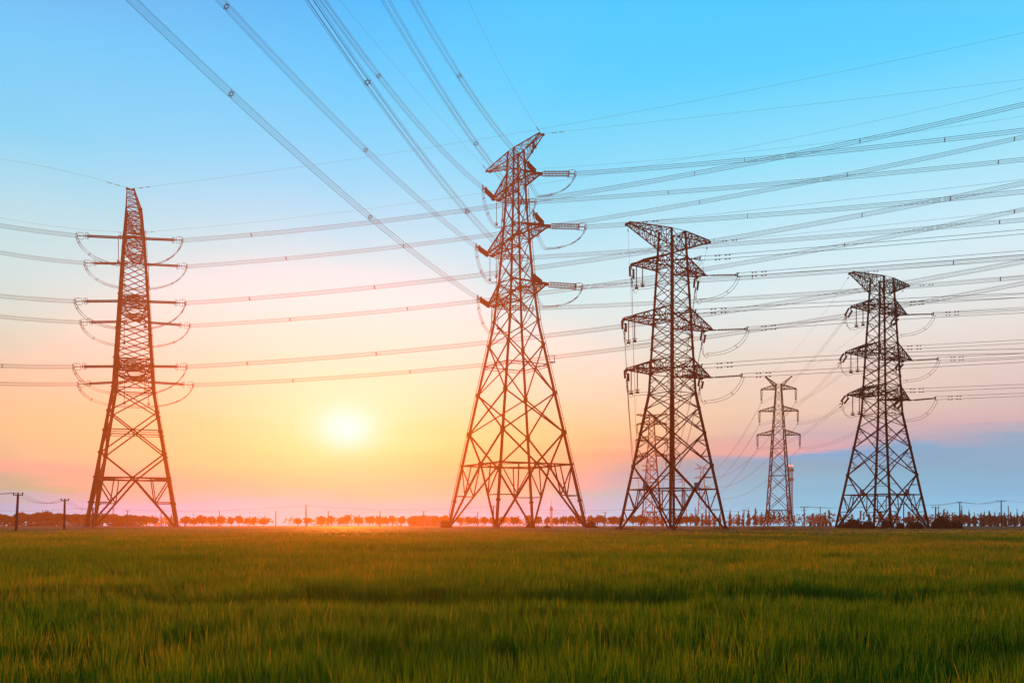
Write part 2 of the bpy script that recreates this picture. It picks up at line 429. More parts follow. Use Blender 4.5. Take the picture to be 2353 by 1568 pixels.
def pylon_body(P, zg, zv, panels, bw, mat, gusset=0.0, redundant=True):
    """K-braced splayed foot up to the girdle zg, V up to zv, then X panels (z0, z1, options)"""
    mb = MB()
    for f in range(4):
        i, j = f, f + 1
        A = (P.c(i, zg) + P.c(j, zg)) / 2
        mb.beam(P.c(i, zg), P.c(j, zg), bw * 1.1)
        for a in (i, j):
            foot = P.c(a, 0.4)
            mb.beam(foot, A, bw * 1.2)
            D = foot.lerp(A, 0.52); L = P.c(a, D.z); top = P.c(a, zg)
            Qp = top.lerp(A, 0.5)
            mb.beam(D, L, bw * .75)
            mb.beam(D, top.lerp(foot, 0.02), bw * .75)
            mb.beam(D, Qp, bw * .75)
            if redundant:
                mb.beam(foot.lerp(A, 0.27), L, bw * .5); mb.beam(foot.lerp(A, .78), Qp, bw * .5)
        if zv:
            for a in (i, j):
                mb.beam(A, P.c(a, zv), bw * 1.1)
                if redundant: mb.beam(A.lerp(P.c(a, zv), .5), P.c(a, (zg + zv) / 2), bw * .5)
        if gusset: mb.box(A, gusset, gusset, gusset * .9)
        for (z0, z1, *opt) in panels:
            k = min(1.0, 0.30 + 0.70 * P.half(z0) / P.half(zg)) * bw
            a0, b0, a1, b1 = P.c(i, z0), P.c(j, z0), P.c(i, z1), P.c(j, z1)
            mb.beam(a0, b1, k); mb.beam(b0, a1, k)
            w0, w1 = P.half(z0), P.half(z1); tq = w0 / (w0 + w1)
            X = a0.lerp(b1, tq)
            if 'h' in opt: mb.beam(a1, b1, k * .9)
            if 'm' in opt:
                zm = X.z
                mb.beam(P.c(i, zm), P.c(j, zm), k * .8)
                mb.beam(P.c(i, zm - .5), P.c(j, zm - .5), k * .5)
            if 'r' in opt:
                for (p, leg) in ((a0, i), (b0, j)):
                    q_ = p.lerp(X, 0.5); mb.beam(q_, P.c(leg, q_.z), k * .5); mb.beam(q_, P.c(leg, X.z), k * .5)
                for (p, leg) in ((a1, i), (b1, j)):
                    q_ = p.lerp(X, 0.5); mb.beam(q_, P.c(leg, q_.z), k * .5); mb.beam(q_, P.c(leg, X.z), k * .5)
            if gusset:
                for p in (a0, b0): mb.box(p, gusset * .9 * k / bw + .1, gusset * .9 * k / bw + .1, gusset * 1.3 * k / bw)
                mb.box(X, gusset * .55 * k / bw, gusset * .55 * k / bw, gusset * .55 * k / bw)
    mids = [(P.c(f, zg) + P.c(f + 1, zg)) / 2 for f in range(4)]
    for f in range(4): mb.beam(mids[f], mids[(f + 1) % 4], bw * .7)
    return mb

def truss_arm(P, side, zlo, zup, half, tipz, wt, n, cw, lw, mat, name='cross_arm', tipoff=0.0):
    """lattice bracket from the body out to the tip along the local x axis"""
    mb = MB()
    slo, sup = P.half(zlo), P.half(zup)
    ch = {}
    for sg in (-1, 1):
        tip = Vector((side * half, sg * wt + tipoff, tipz))
        ch['l', sg] = (Vector((side * slo, sg * slo, zlo)), tip)
        ch['u', sg] = (Vector((side * sup, sg * sup, zup)), tip + Vector((0, 0, 0.25)))
    pt = lambda k, sg, q: ch[k, sg][0].lerp(ch[k, sg][1], q)
    for k in ch: mb.beam(*ch[k], cw)
    qs = [i / n for i in range(n + 1)]
    for i in range(n):
        q0, q1 = qs[i], qs[i + 1]
        for sg in (-1, 1):
            if i > 0: mb.beam(pt('l', sg, q0), pt('u', sg, q0), lw)
            if i % 2: mb.beam(pt('l', sg, q0), pt('u', sg, q1), lw)
            else: mb.beam(pt('u', sg, q0), pt('l', sg, q1), lw)
        for k in ('l', 'u'):
            if i > 0: mb.beam(pt(k, -1, q0), pt(k, 1, q0), lw)
            mb.beam(pt(k, -1 if i % 2 else 1, q0), pt(k, 1 if i % 2 else -1, q1), lw)
    mb.beam(pt('l', -1, 1), pt('l', 1, 1), cw * 1.2)
    for sg in (-1, 1): mb.box(pt('l', sg, 1), cw * 2.2, cw * 2.2, cw * 2.4)
    return mb.build(name, mat, P.root)

def ladder(P, i, zs, mat, off=0.55):
    mb = MB()
    z0, z1 = zs
    rails = []
    for sd in (-.16, .16):
        pts = []
        k = 24
        for q in range(k + 1):
            z = z0 + (z1 - z0) * q / k; c = P.c(i, z); d = Vector((c.x, c.y, 0)).normalized(); t = Vector((-d.y, d.x, 0))
            pts.append(c + d * off + t * sd)
        mb.tube(pts, 0.035, 4); rails.append(pts)
    n = int((z1 - z0) / 0.9)
    for q in range(n):
        z = z0 + (q + .5) * 0.9; c = P.c(i, z); d = Vector((c.x, c.y, 0)).normalized(); t = Vector((-d.y, d.x, 0))
        mb.beam(c + d * off - t * .16, c + d * off + t * .16, 0.04)
        if q % 3 == 0: mb.beam(c, c + d * off, 0.05)
    return mb.build('ladder', mat, P.root)

# ---- the two great tubular pylons
T1 = Pylon('lattice_pylon', 'orange lattice pylon with insulators spread either side and arms seen end-on', -83.6, 200, -70, [(0, 9.0), (31, 4.0), (48.5, 3.0), (62, 2.2), (71, 1.5)])
m1 = M['glow_red_steel']
pylon_legs(T1, 71, 0.42, 0.20, [6, 11.4, 16.7, 21.5, 25.8, 31.1, 37.5, 44, 51.5], m1)
pan1 = [(16.7, 25.8, 'm'), (25.8, 31.1, 'h'), (31.1, 34.7, 'h'), (34.7, 37.5, 'h'), (37.5, 40.2), (40.2, 42.9), (42.9, 45.6), (45.6, 48.5, 'h'), (48.5, 51.5, 'h'), (51.5, 54.0), (54.0, 56.6), (56.6, 59.2), (59.2, 61.8, 'h'), (61.8, 64.5, 'h'), (64.5, 66.8, 'h'), (66.8, 69, 'h'), (69, 71, 'h')]
pylon_body(T1, 11.4, 16.7, pan1, 0.30, m1, gusset=0.75, redundant=False).build('bracing', m1, T1.root)
ARM1 = {}
for lv, (z, half, zup) in enumerate(((61.8, 10.0, 64.6), (48.5, 10.3, 51.4), (34.7, 10.8, 37.6))):
    for sd in (1, -1):
        truss_arm(T1, sd, z, zup, half, z, 0.7, 6, 0.20, 0.085, m1)
        ARM1[lv, sd] = T1.w((sd * half, 0, z - .1))
for sd in (1, -1): truss_arm(T1, sd, 66.0, 70.9, 15.0, 70.3, 0.65, 9, 0.17, 0.075, m1, 'peak_arm')
ladder(T1, 2, (2, 66), m1, 0.6)

T2 = Pylon('lattice_pylon', 'tallest orange and maroon lattice pylon with tubular legs and ladder', 0.8, 185, -60, [(0, 10.4), (42, 3.4), (51, 2.55), (66, 1.6), (78, 1.2)])
pylon_legs(T2, 77.8, 0.33, 0.20, [6.2, 13.5, 20, 28, 38, 43, 50.5, 59, 66], m1)
pan2 = [(20, 28), (28, 38, 'm'), (38, 43), (43, 48.2, 'h'), (48.2, 50.8, 'h'), (50.8, 55), (55, 59.3, 'h'), (59.3, 62.2, 'h'), (62.2, 66.2), (66.2, 70.4, 'h'), (70.4, 73, 'h'), (73, 75.4, 'h'), (75.4, 77.8, 'h')]
pylon_body(T2, 13.5, 20, pan2, 0.27, m1, gusset=0.8, redundant=False).build('bracing', m1, T2.root)
ARM2 = {}
for lv, (z, half, zup) in enumerate(((70.4, 8.4, 73.4), (59.3, 11.3, 62.4), (48.2, 10.6, 51.0))):
    for sd in (1, -1):
        truss_arm(T2, sd, z, zup, half, z, 0.75, 6, 0.24, 0.09, m1)
        ARM2[lv, sd] = T2.w((sd * half, 0, z - .1))
for sd in (1, -1): truss_arm(T2, sd, 75.0, 77.8, 9.9 if sd == 1 else 11.8, 77.5, 0.45, 6, 0.16, 0.065, m1, 'peak_arm')
for i in (0, 2): ladder(T2, i, (3.5, 70), m1)
_b = MB()
_c = T2.c(2, 34.5); _d = Vector((_c.x, _c.y, 0)).normalized()
for _z in (34.2, 35.6):
    _b.beam(_c + Vector((0, 0, _z - 34.5)), _c + _d * 1.5 + Vector((0, 0, _z - 34.5)), .1)
_b.beam(_c + _d * 1.5 + Vector((0, 0, -.3)), _c + _d * 1.5 + Vector((0, 0, 1.1)), .1)
_b.box(_c + _d * 1.0 + Vector((0, 0, -.3)), 1.1, 1.1, .1)
_b.build('rest_platform', m1, T2.root)
# cameras and boxes bolted to the near peak arm
for (ax, by, dz, sz) in ((7.4, -.3, -.3, .8), (6.2, .4, -.5, .7), (6.8, .5, -.7, .6), (5.4, .6, -1.1, .6)):
    _b = MB(); _b.box((ax, by, 77.0 + dz), .35, .35, sz); _b.build('equipment_box', M['sign_dark'], T2.root)

# ---- the two angle-steel pylons, same kind
PROF3 = [(0, 5.7), (21.1, 2.45), (45.6, 1.36)]
def build_angle_pylon(label, X, Y, yaw, mat):
    P = Pylon('lattice_pylon', label, X, Y, yaw, PROF3)
    pylon_legs(P, 45.5, 0.165, 0.11, [], mat, tubular=False)
    pan = [(10.3, 15.2, 'r'), (15.2, 18.9, 'r'), (18.9, 21.1, 'h'), (21.1, 24.15, 'h', 'r'), (24.15, 26.2, 'h'), (26.2, 27.9), (27.9, 29.7), (29.7, 31.5, 'h'), (31.5, 33.8, 'h'), (33.8, 35.7), (35.7, 37.7), (37.7, 39.7, 'h'), (39.7, 41.6, 'h'), (41.6, 43.0, 'h'), (43.0, 45.5, 'h')]
    pylon_body(P, 6.75, 10.3, pan, 0.155, mat, gusset=0.42).build('bracing', mat, P.root)
    arms = {}
    for lv, (z, half, zup) in enumerate(((39.7, 6.9, 41.7), (31.5, 8.4, 33.9), (24.15, 7.9, 26.2))):
        for sd in (1, -1):
            wt = 1.25 if sd == 1 else 0.8
            half = half if sd == 1 else half - 1.0
            truss_arm(P, sd, z, zup, half, z, wt, 6, 0.15, 0.075, mat)
            arms[lv, sd, 'right'] = P.w((sd * half, wt, z - .1)); arms[lv, sd, 'away'] = P.w((sd * half, -wt, z - .1))
    for sd in (1, -1): truss_arm(P, sd, 42.9, 45.5, 8.7 if sd == 1 else 7.5, 45.1, 0.35, 8, 0.13, 0.07, mat, 'peak_arm')
    for (i, q) in ((1, .42), (2, .55)):
        mb = MB(); c_ = P.c(i, 6.75).lerp(P.c(i + 1, 6.75), q); mb.box(c_ + Vector((0, 0, .45)), .5, .5, .9)
        mb.build('equipment_box', M['box_grey'], P.root)
    mb = MB(); c_ = P.c(0, 11.5); o_ = Vector((c_.x * .96, c_.y * .96, c_.z))
    for r_ in (.75, .82, .7): mb.tube([o_ + Vector((r_ * math.cos(a) * .7, r_ * math.cos(a) * .3 + .1, r_ * math.sin(a) * 1.1)) for a in [2 * math.pi * k / 20 for k in range(20)]], .04, 4, closed=True)
    mb.build('cable_coil', M['wire'], P.root)
    return P, arms
T3, ARM3 = build_angle_pylon('dark red pylon with its front leg upright in the middle, near the scrub', 24.1, 136, -147, M['glow_red_steel'])
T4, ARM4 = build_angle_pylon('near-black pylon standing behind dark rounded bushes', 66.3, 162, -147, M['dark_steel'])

# ---- slim suspension pylons far off
def build_suspension_pylon(label, X, Y, yaw, prof, zg, arms, peak, mat, group, mesh_from=None, heavy=1.0):
    P = Pylon('suspension_pylon', label, X, Y, yaw, prof, group)
    if mesh_from:
        for ch in mesh_from.root.children:
            c_ = ch.copy(); COL.objects.link(c_); c_.parent = P.root
        return P
    ztop = prof[-1][0]
    pylon_legs(P, ztop, 0.17 * heavy, 0.12 * heavy, [], mat, tubular=False, footing=False)
    zs = [zg]; 
    while zs[-1] < ztop - 1.2: zs.append(zs[-1] + max(1.5, 1.75 * P.half(zs[-1])))
    zs[-1] = ztop
    pylon_body(P, zg, None, [(a, b, 'h') if k % 2 else (a, b) for k, (a, b) in enumerate(zip(zs, zs[1:]))], 0.17 * heavy, mat).build('bracing', mat, P.root)
    for (z, half) in arms:
        for sd in (1, -1): truss_arm(P, sd, z, z + 1.5, half, z, 0.12, 5, 0.17 * heavy, 0.085 * heavy, mat)
    for sd in (1, -1): truss_arm(P, sd, ztop - 1.2, ztop, *peak[:2], 0.12, 4, 0.15 * heavy, 0.085 * heavy, mat, 'peak_arm')
    return P
PROF5 = [(0, 4.0), (5.6, 3.2), (28.6, 1.75), (43, 0.82), (44.2, 0.75)]
A5 = [(42.6, 5.1), (35.9, 5.7), (28.6, 6.3)]
LINE_AZ = 82.4
T5 = build_suspension_pylon('slim pylon beside the mast with two red lamps', 81.7, 277, LINE_AZ - 90, PROF5, 5.6, A5, (3.9, 46.4), M['far_steel'], 'slim pylons carrying on the far line')
PROF6 = [(0, 4.4), (6, 3.5), (28, 1.6), (42, 0.9), (43.4, 0.85)]
A6 = [(39.8, 5.6), (33.8, 6.0), (27.6, 5.6)]
T6 = build_suspension_pylon('hazy pylon seen through the left side of the dark red pylon', 54.1, 350, LINE_AZ - 90, PROF6, 6, A6, (5.6, 43.6), M['far_steel'], 'slim pylons carrying on the far line', heavy=1.5)
T7 = build_suspension_pylon('small faint pylon seen through the right side of the dark red pylon', 101.0, 480, LINE_AZ - 90, PROF5, 5.6, A5, (3.9, 46.4), M['far_steel'], 'slim pylons carrying on the far line', mesh_from=T5)
T7.root.scale = (.74, .74, .71)
T8 = build_suspension_pylon('faintest pylon, just left of and behind the hazy one', 75.0, 495, LINE_AZ - 90, PROF6, 6, A6, (5.6, 43.6), M['far_steel'], 'slim pylons carrying on the far line', mesh_from=T6)
T8.root.scale = (.68, .68, .76)
T9 = build_suspension_pylon('tiny faint pylon behind the front leg of the dark red pylon', 94.9, 500, LINE_AZ - 90, PROF5, 5.6, A5, (3.9, 46.4), M['far_steel'], 'slim pylons carrying on the far line', mesh_from=T5)
T9.root.scale = (.57, .57, .57)

# ------------------------------------------------------------------ insulators, conductors, jumpers
def dirv(deg): return Vector((math.cos(math.radians(deg)), math.sin(math.radians(deg)), 0))

_disc_cache = {}
def disc_string(L, r, n, rc):
    key = (round(L, 2), r, n)
    if key not in _disc_cache:
        mb = MB()
        pts, rs = [], []
        for k in range(n):
            x = L * (k + .5) / n; p = L / n
            for dx, rr in ((-.42, rc), (-.16, r), (.08, r * .92), (.30, rc)):
                pts.append((x + dx * p, 0, 0)); rs.append(rr)
        mb.tube(pts, rs, 8)
        me = bpy.data.meshes.new('insulator'); me.from_pydata([tuple(p) for p in mb.v], [], mb.f); me.materials.append(M['insulator_brown'])
        _disc_cache[key] = me
    return _disc_cache[key]

_mesh_cache = {}
def cached(key, make, mat):
    if key not in _mesh_cache:
        mb = make(); me = bpy.data.meshes.new(key[0]); me.from_pydata([tuple(p) for p in mb.v], [], mb.f); me.materials.append(mat)
        _mesh_cache[key] = me
    return _mesh_cache[key]

def string(label, a, b, kind, group):
    """tension insulator assembly from arm tip a to yoke b; kind 'big' (three strings, rings) or 'small' / 'double'"""
    a, b = Vector(a), Vector(b); d = b - a; L = d.length
    x = d.normalized(); y = Vector((0, 0, 1)).cross(x).normalized(); z = x.cross(y)
    root = empty('insulator_string', label, 'insulator', (0, 0, 0), group)
    rot = Matrix((x, y, z)).transposed().to_4x4()
    root.matrix_world = Matrix.Translation(a) @ rot
    L = round(L * 2) / 2; real = d.length
    lead = 0.16 * real if kind in ('big', 'bar') else 0.17 * real
    Ls = real * (0.66 if kind in ('big', 'bar') else 0.68)
    rows = {'bar': (-.15, .15), 'big': (-.42, 0, .42), 'small': (0,), 'double': (-.22, .22)}[kind]
    r = {'bar': .17, 'big': .20, 'small': .17, 'double': .17}[kind]
    for o_ in rows:
        me = disc_string(Ls, r, 18 if kind in ('big', 'bar') else 18, {'bar': .12, 'double': .10}.get(kind, .06))
        o = obj_from('insulator', me, root)
        o.location = (lead, 0, o_) if kind != 'double' else (lead, o_ * 1.2, o_)
    mb = MB()
    hh = max(rows) + .08
    mb.beam((0, 0, 0), (lead * .8, 0, 0), .12); mb.box((lead * .45, 0, 0), .3, .1, .22)
    mb.beam((lead * .85, 0, -hh), (lead * .85, 0, hh), .1)
    mb.beam((lead * .8, 0, 0), (lead * .85, 0, 0), .1)
    for o_ in rows: mb.beam((lead * .85, 0, o_), (lead, 0 if kind != 'double' else o_ * 1.2, o_), .07)
    mb.build('link_plate', M['fitting'], root)
    mb = MB()
    e = lead + Ls
    mb.beam((e + .05, 0, -hh), (e + .05, 0, hh), .12)
    mb.beam((e + .05, 0, 0), (real - .25, 0, 0), .14)
    g = .36 if kind in ('big', 'bar') else .3
    mb.beam((real - .25, 0, -g), (real - .25, 0, g), .14)
    for s in (-g, g): mb.beam((real - .3, 0, s), (real, 0, s), .09)
    if kind not in ('big', 'bar'):
        for s in (-g, g): mb.beam((e + .1, 0, s * .2), (real - .3, 0, s), .07)
    mb.build('yoke_plate', M['fitting'], root)
    if kind in ('big', 'bar'):
        def ring(cx, rx, rz, y0):
            m_ = MB()
            m_.tube([(cx + rx * math.copysign(abs(math.cos(t)) ** .6, math.cos(t)), y0, rz * math.copysign(abs(math.sin(t)) ** .6, math.sin(t))) for t in [2 * math.pi * k / 24 for k in range(24)]], .045, 5, closed=True)
            m_.beam((cx, y0, -rz), (cx, y0, rz), .04)
            return m_
        ring(e - .15, .35, .62, .25).build('grading_ring', M['fitting'], root)
        ring(real - .7, .75, .72, -.1).build('grading_ring', M['fitting'], root)
    return root

def wire_path(P0, ddeg, pts, ext=50.0, n=44):
    """plan line from P0; heights follow the given picture points (quadratic through P0)"""
    d = dirv(ddeg); rows = []
    for xd, yd in pts:
        k = (xd - CX) / F; t = (k * P0.y - P0.x) / (d.x - k * d.y); Y = P0.y + t * d.y
        rows.append((t, EYE + (HY - yd) / F * Y - P0.z))
    A = np.array([[t, t * t] for t, _ in rows]); bz = np.array([z for _, z in rows])
    if len(rows) == 1: co = np.array([bz[0] / rows[0][0], 0.0])
    else: co = np.linalg.lstsq(A, bz, rcond=None)[0]
    t1 = max(t for t, _ in rows) + ext
    f = lambda t: Vector((P0.x + d.x * t, P0.y + d.y * t, P0.z + co[0] * t + co[1] * t * t))
    tx = lambda xd: (((xd - CX) / F) * P0.y - P0.x) / (d.x - ((xd - CX) / F) * d.y)
    return f, t1, tx, d

HEX = [(0.40 * math.cos(math.radians(a)), 0.40 * math.sin(math.radians(a))) for a in (30, 90, 150, 210, 270, 330)]
PAIR = [(0, 0.28), (0, -0.28)]
def lay(root, f, t0, t1, d, offs, r, n=44, name='conductor'):
    y = Vector((-d.y, d.x, 0))
    for (oy, oz) in offs:
        mb = MB()
        mb.tube([f(t0 + (t1 - t0) * k / n) + y * oy + Vector((0, 0, oz)) - root.location for k in range(n + 1)], r, 4)
        mb.build(name, M['wire'], root)
def spacer(root, p, d, offs):
    y = Vector((-d.y, d.x, 0)); mb = MB(); p = p - root.location
    if len(offs) > 2:
        mb.tube([p + y * (.2 * math.cos(a)) + Vector((0, 0, .2 * math.sin(a))) for a in [2 * math.pi * k / 12 for k in range(12)]], .045, 5, closed=True)
        for (oy, oz) in offs: mb.beam(p + y * oy * .6 + Vector((0, 0, oz * .5)), p + y * oy * 1.06 + Vector((0, 0, oz * 1.06)), .07)
    else: mb.beam(p + Vector((0, 0, offs[0][1])), p + Vector((0, 0, offs[1][1])), .09)
    mb.build('spacer', M['fitting'], root)
def damper(root, p, d):
    mb = MB(); p = p - root.location - Vector((0, 0, .10))
    mb.beam(p - d * .38, p + d * .38, .03)
    for s in (-1, 1): mb.beam(p + d * (s * .38), p + d * (s * .18), .13)
    mb.build('damper', M['fitting'], root)

def bundle(label, cat, P0, ddeg, pts, offs, r, spacers=(), ext=50, group=None, damp=(), name='conductor_bundle', n=44):
    f, t1, tx, d = wire_path(P0, ddeg, pts, ext)
    root = empty(name, label, cat, P0, group)
    lay(root, f, 0, t1, d, offs, r, n)
    for xd in spacers: spacer(root, f(tx(xd)), d, offs)
    for t in damp:
        for (oy, oz) in offs: damper(root, f(t) + Vector((0, 0, oz)), d)
    return root, f

def jumper(label, A, B, drop, mid, offs, r, group, spc=(.3, .5, .7)):
    """slack loop from yoke A under the arm tip 'mid' to yoke B"""
    A, B, mid = Vector(A), Vector(B), Vector(mid)
    low = mid - Vector((0, 0, drop))
    ha = Vector((A.x - mid.x, A.y - mid.y, 0)); hb = Vector((B.x - mid.x, B.y - mid.y, 0))
    def bez(p0, p1, p2, p3, t): return p0 * (1 - t) ** 3 + p1 * 3 * t * (1 - t) ** 2 + p2 * 3 * t * t * (1 - t) + p3 * t ** 3
    pts = [bez(A, A + Vector((0, 0, -drop * .55)) - ha * .08, low + ha * .62 - Vector((0, 0, drop * .06)), low, k / 14) for k in range(15)]
    pts += [bez(low, low + hb * .62 - Vector((0, 0, drop * .06)), B + Vector((0, 0, -drop * .55)) - hb * .08, B, k / 14) for k in range(1, 15)]
    root = empty('jumper_loop', label, 'jumper cable', A, group)
    d = (B - A); d.z = 0; d.normalize(); y = Vector((-d.y, d.x, 0))
    for (oy, oz) in offs:
        mb = MB(); mb.tube([p + y * oy + d * oz * .6 + Vector((0, 0, oz * .7)) - root.location for p in pts], r, 4); mb.build('cable', M['wire'], root)
    for q_ in spc:
        p = pts[int(q_ * 28)]
        mb = MB(); c_ = [p + y * oy * 1.2 + d * oz * .7 + Vector((0, 0, oz * .85)) - root.location for oy, oz in offs]
        for a_, b_ in zip(c_, c_[1:] + c_[:1]): mb.beam(a_, b_, .06)
        mb.build('spacer', M['fitting'], root)
    return low

def hanger(label, top, L, group, r=.11, tilt=(0, 0)):
    root = empty('post_insulator', label, 'insulator', top, group)
    def rod():
        m_ = MB(); n = int(L * 5)
        pts, rs = [(0, 0, 0)], [.05]
        for k in range(n):
            z = -L * (k + .5) / n
            pts += [(tilt[0] * -z / L, tilt[1] * -z / L, z + .06), (tilt[0] * -z / L, tilt[1] * -z / L, z)]; rs += [.05, r]
        m_.tube(pts, rs, 6); return m_
    rod().build('insulator', M['insulator_brown'], root)
    mb = MB(); mb.box((tilt[0], tilt[1], -L - .1), .5, .3, .28)
    mb.tube([(tilt[0] + .35 * math.cos(a), tilt[1] + .35 * math.sin(a), -L + .25) for a in [2 * math.pi * k / 12 for k in range(12)]], .035, 4, closed=True)
    mb.build('weight', M['fitting'], root)

def yoke_at(tip, ddeg, xy=None, L=None):
    d = dirv(ddeg)
    if L is None:
        k = (xy[0] - CX) / F; L = (k * tip.y - tip.x) / (d.x - k * d.y)
    Y = tip.y + d.y * L
    return Vector((tip.x + d.x * L, Y, EYE + (HY - xy[1]) / F * Y))

LV = ('top', 'middle', 'bottom')
N1, N2, N3, N4 = 'the leftmost pylon', 'the tallest pylon', 'the dark red pylon', 'the near-black pylon'
QUAD = [(-.22, .22), (.22, .22), (.22, -.22), (-.22, -.22)]
WB = 0.021

# leftmost pylon: near arms (+1) and far arms (-1)
T1L = {(0, 1): (175, 541), (0, -1): (193, 604), (1, 1): (171, 692), (1, -1): (184, 740), (2, 1): (167, 842), (2, -1): (178, 882)}
T1R = {(0, 1): (420, 552), (0, -1): (430, 612), (1, 1): (427, 696), (1, -1): (437, 748), (2, 1): (430, 842), (2, -1): (445, 884)}
T1LW = {(0, 1): 518, (0, -1): 580, (1, 1): 680, (1, -1): 727, (2, 1): 840, (2, -1): 881}
T1RW = {(0, 1): [(577, 539), (1070, 485), (1542, 407), (1975, 323), (2352, 241)], (0, -1): [(657, 594), (927, 567), (1292, 513), (1606, 465), (1946, 402), (2352, 314)],
        (1, 1): [(573, 685), (860, 660), (1228, 615), (1628, 555), (1980, 495), (2352, 420)], (1, -1): [(666, 733), (936, 709), (1231, 675), (1611, 620), (1943, 562), (2352, 481)],
        (2, 1): [(568, 834), (864, 812), (1420, 752), (1780, 698), (2060, 650), (2352, 602)], (2, -1): [(673, 872), (942, 854), (1420, 801), (1780, 752), (1991, 717), (2352, 649)]}
T1RS = {(0, 1): (577, 1070, 1595, 1975), (0, -1): (657, 927, 1607, 1946, 2330), (1, 1): (573, 860, 1640, 1980), (1, -1): (666, 936, 1615, 1940, 2330), (2, 1): (568, 864, 1428, 2060), (2, -1): (673, 942, 1500, 2040)}
for (lv, sd), tip in ARM1.items():
    side = 'near' if sd == 1 else 'far'
    a = f'{LV[lv]} {side} arm of {N1}'
    yl = yoke_at(tip, 205, T1L[lv, sd]); yr = yoke_at(tip, -10, T1R[lv, sd])
    string(f'brown insulator string reaching left from the {a}', tip, yl, 'bar', 'insulator strings of the leftmost pylon')
    string(f'brown insulator string reaching right from the {a}', tip, yr, 'bar', 'insulator strings of the leftmost pylon')
    d_ = (yl.x / yl.y * F + CX)
    bundle(f'thin conductor bundle leaving the picture leftwards from the {a}', 'power line', yl, 218, [(85, (T1L[lv, sd][1] * .5 + T1LW[lv, sd] * .5) + 1), (0, T1LW[lv, sd])], HEX, WB, (5,) if (lv, sd) == (2, 1) else (), 40, 'conductor bundles of the leftmost pylon', n=14)
    bundle(f'long conductor bundle climbing rightwards from the {a}', 'power line', yr, -12.6, T1RW[lv, sd], HEX, WB, T1RS[lv, sd], 30, 'conductor bundles of the leftmost pylon')
    jumper(f'slack jumper loop hanging under the {a}', yl, yr, 6.0, tip, QUAD, .03, 'jumper loops of the leftmost pylon', (.1, .22, .78, .9))
    v_ = dirv(T1.yaw + 90)
    for k_, s_ in (('left', -1), ('right', 1)):
        hanger(f'thin {k_}-hand jumper support rod under the {a}', tip + v_ * (s_ * 2.6) + Vector((0, 0, .2)), 5.4, 'jumper support rods of the leftmost pylon', .07)
        mbk = MB(); lo = T1.mat.inverted() @ (tip + v_ * (s_ * 2.6) + Vector((0, 0, .25))); mbk.beam((lo.x, 0, lo.z), lo, .1); mbk.beam((lo.x, 0, lo.z + 1), lo, .07)
        mbk.build('jumper_bracket', m1, T1.root)

# tallest pylon: right (near) arms +1, left (far) arms -1
T2R = {(0, 1): (1322, 399), (1, 1): (1346, 521), (2, 1): (1338, 659), (0, -1): (1231, 464), (1, -1): (1214, 592), (2, -1): (1225, 708)}
T2L = {(0, -1): (1088, 431), (1, -1): (1068, 566), (2, -1): (1068, 684), (0, 1): (1182, 372), (1, 1): (1201, 490), (2, 1): (1195, 632)}
T2RW = {(0, 1): [(1542, 383), (1710, 368), (2170, 320), (2352, 300)], (0, -1): [(1542, 441), (1900, 412), (2293, 373), (2352, 366)], (1, 1): [(1542, 508), (1717, 497), (2183, 457), (2352, 440)],
        (1, -1): [(1424, 580), (1661, 561), (2296, 510), (2352, 505)], (2, 1): [(1728, 636), (2190, 604), (2352, 590)], (2, -1): [(1424, 703), (1649, 687), (1985, 665), (2352, 637)]}
T2RS = {(0, 1): (1710, 2170), (0, -1): (1535, 2293), (1, 1): (1717, 2183), (1, -1): (2296,), (2, 1): (1728, 2190), (2, -1): (1985, 2298)}
T2LW = {(2, -1): [(850, 500), (531, 213), (300, 0)], (1, -1): [(840, 345), (520, 15), (505, 0)], (2, 1): [(1073, 487), (844, 188), (712, 0)], (0, -1): [(870, 175), (740, 0)], (1, 1): [(1093, 330), (885, 0)], (0, 1): [(1055, 175), (950, 0)]}
T2LS = {(2, -1): (850, 531), (1, -1): (840, 520), (2, 1): (1073, 844), (0, -1): (870,), (1, 1): (1093,), (0, 1): (1055,)}
for (lv, sd), tip in ARM2.items():
    side = 'right' if sd == 1 else 'left'
    a = f'{LV[lv]} {side} arm of {N2}'
    yr = yoke_at(tip, -14.5, T2R[lv, sd]); 
    yl = yoke_at(tip, -104, T2L[lv, sd], 10.4)
    string(f'triple insulator string pointing right off the {a}', tip, yr, 'big', 'insulator strings of the tallest pylon')
    string(f'triple insulator string pointing at the viewer off the {a}', tip, yl, 'big', 'insulator strings of the tallest pylon')
    bundle(f'conductor bundle running out right from the {a}', 'power line', yr, -14.5, T2RW[lv, sd], HEX, WB, T2RS[lv, sd], 30, 'conductor bundles of the tallest pylon')
    bundle(f'six-wire conductor bundle passing overhead from the {a}', 'power line', yl, -104, T2LW[lv, sd], HEX, .021, T2LS[lv, sd], 70, 'conductor bundles of the tallest pylon')
    jumper(f'slack jumper loop slung below the {a}', yl, yr, 4.4 if sd == 1 else 5.8, tip, QUAD, .03, 'jumper loops of the tallest pylon', (.12, .3, .62, .85))
    if sd == -1:
        u_ = dirv(T2.yaw)
        for k_, s_ in (('outer', 0.2), ('inner', 3.0)):
            hanger(f'{k_} jumper support rod hanging from the {a}', tip + u_ * s_, 5.2, 'jumper support rods of the tallest pylon', .09)

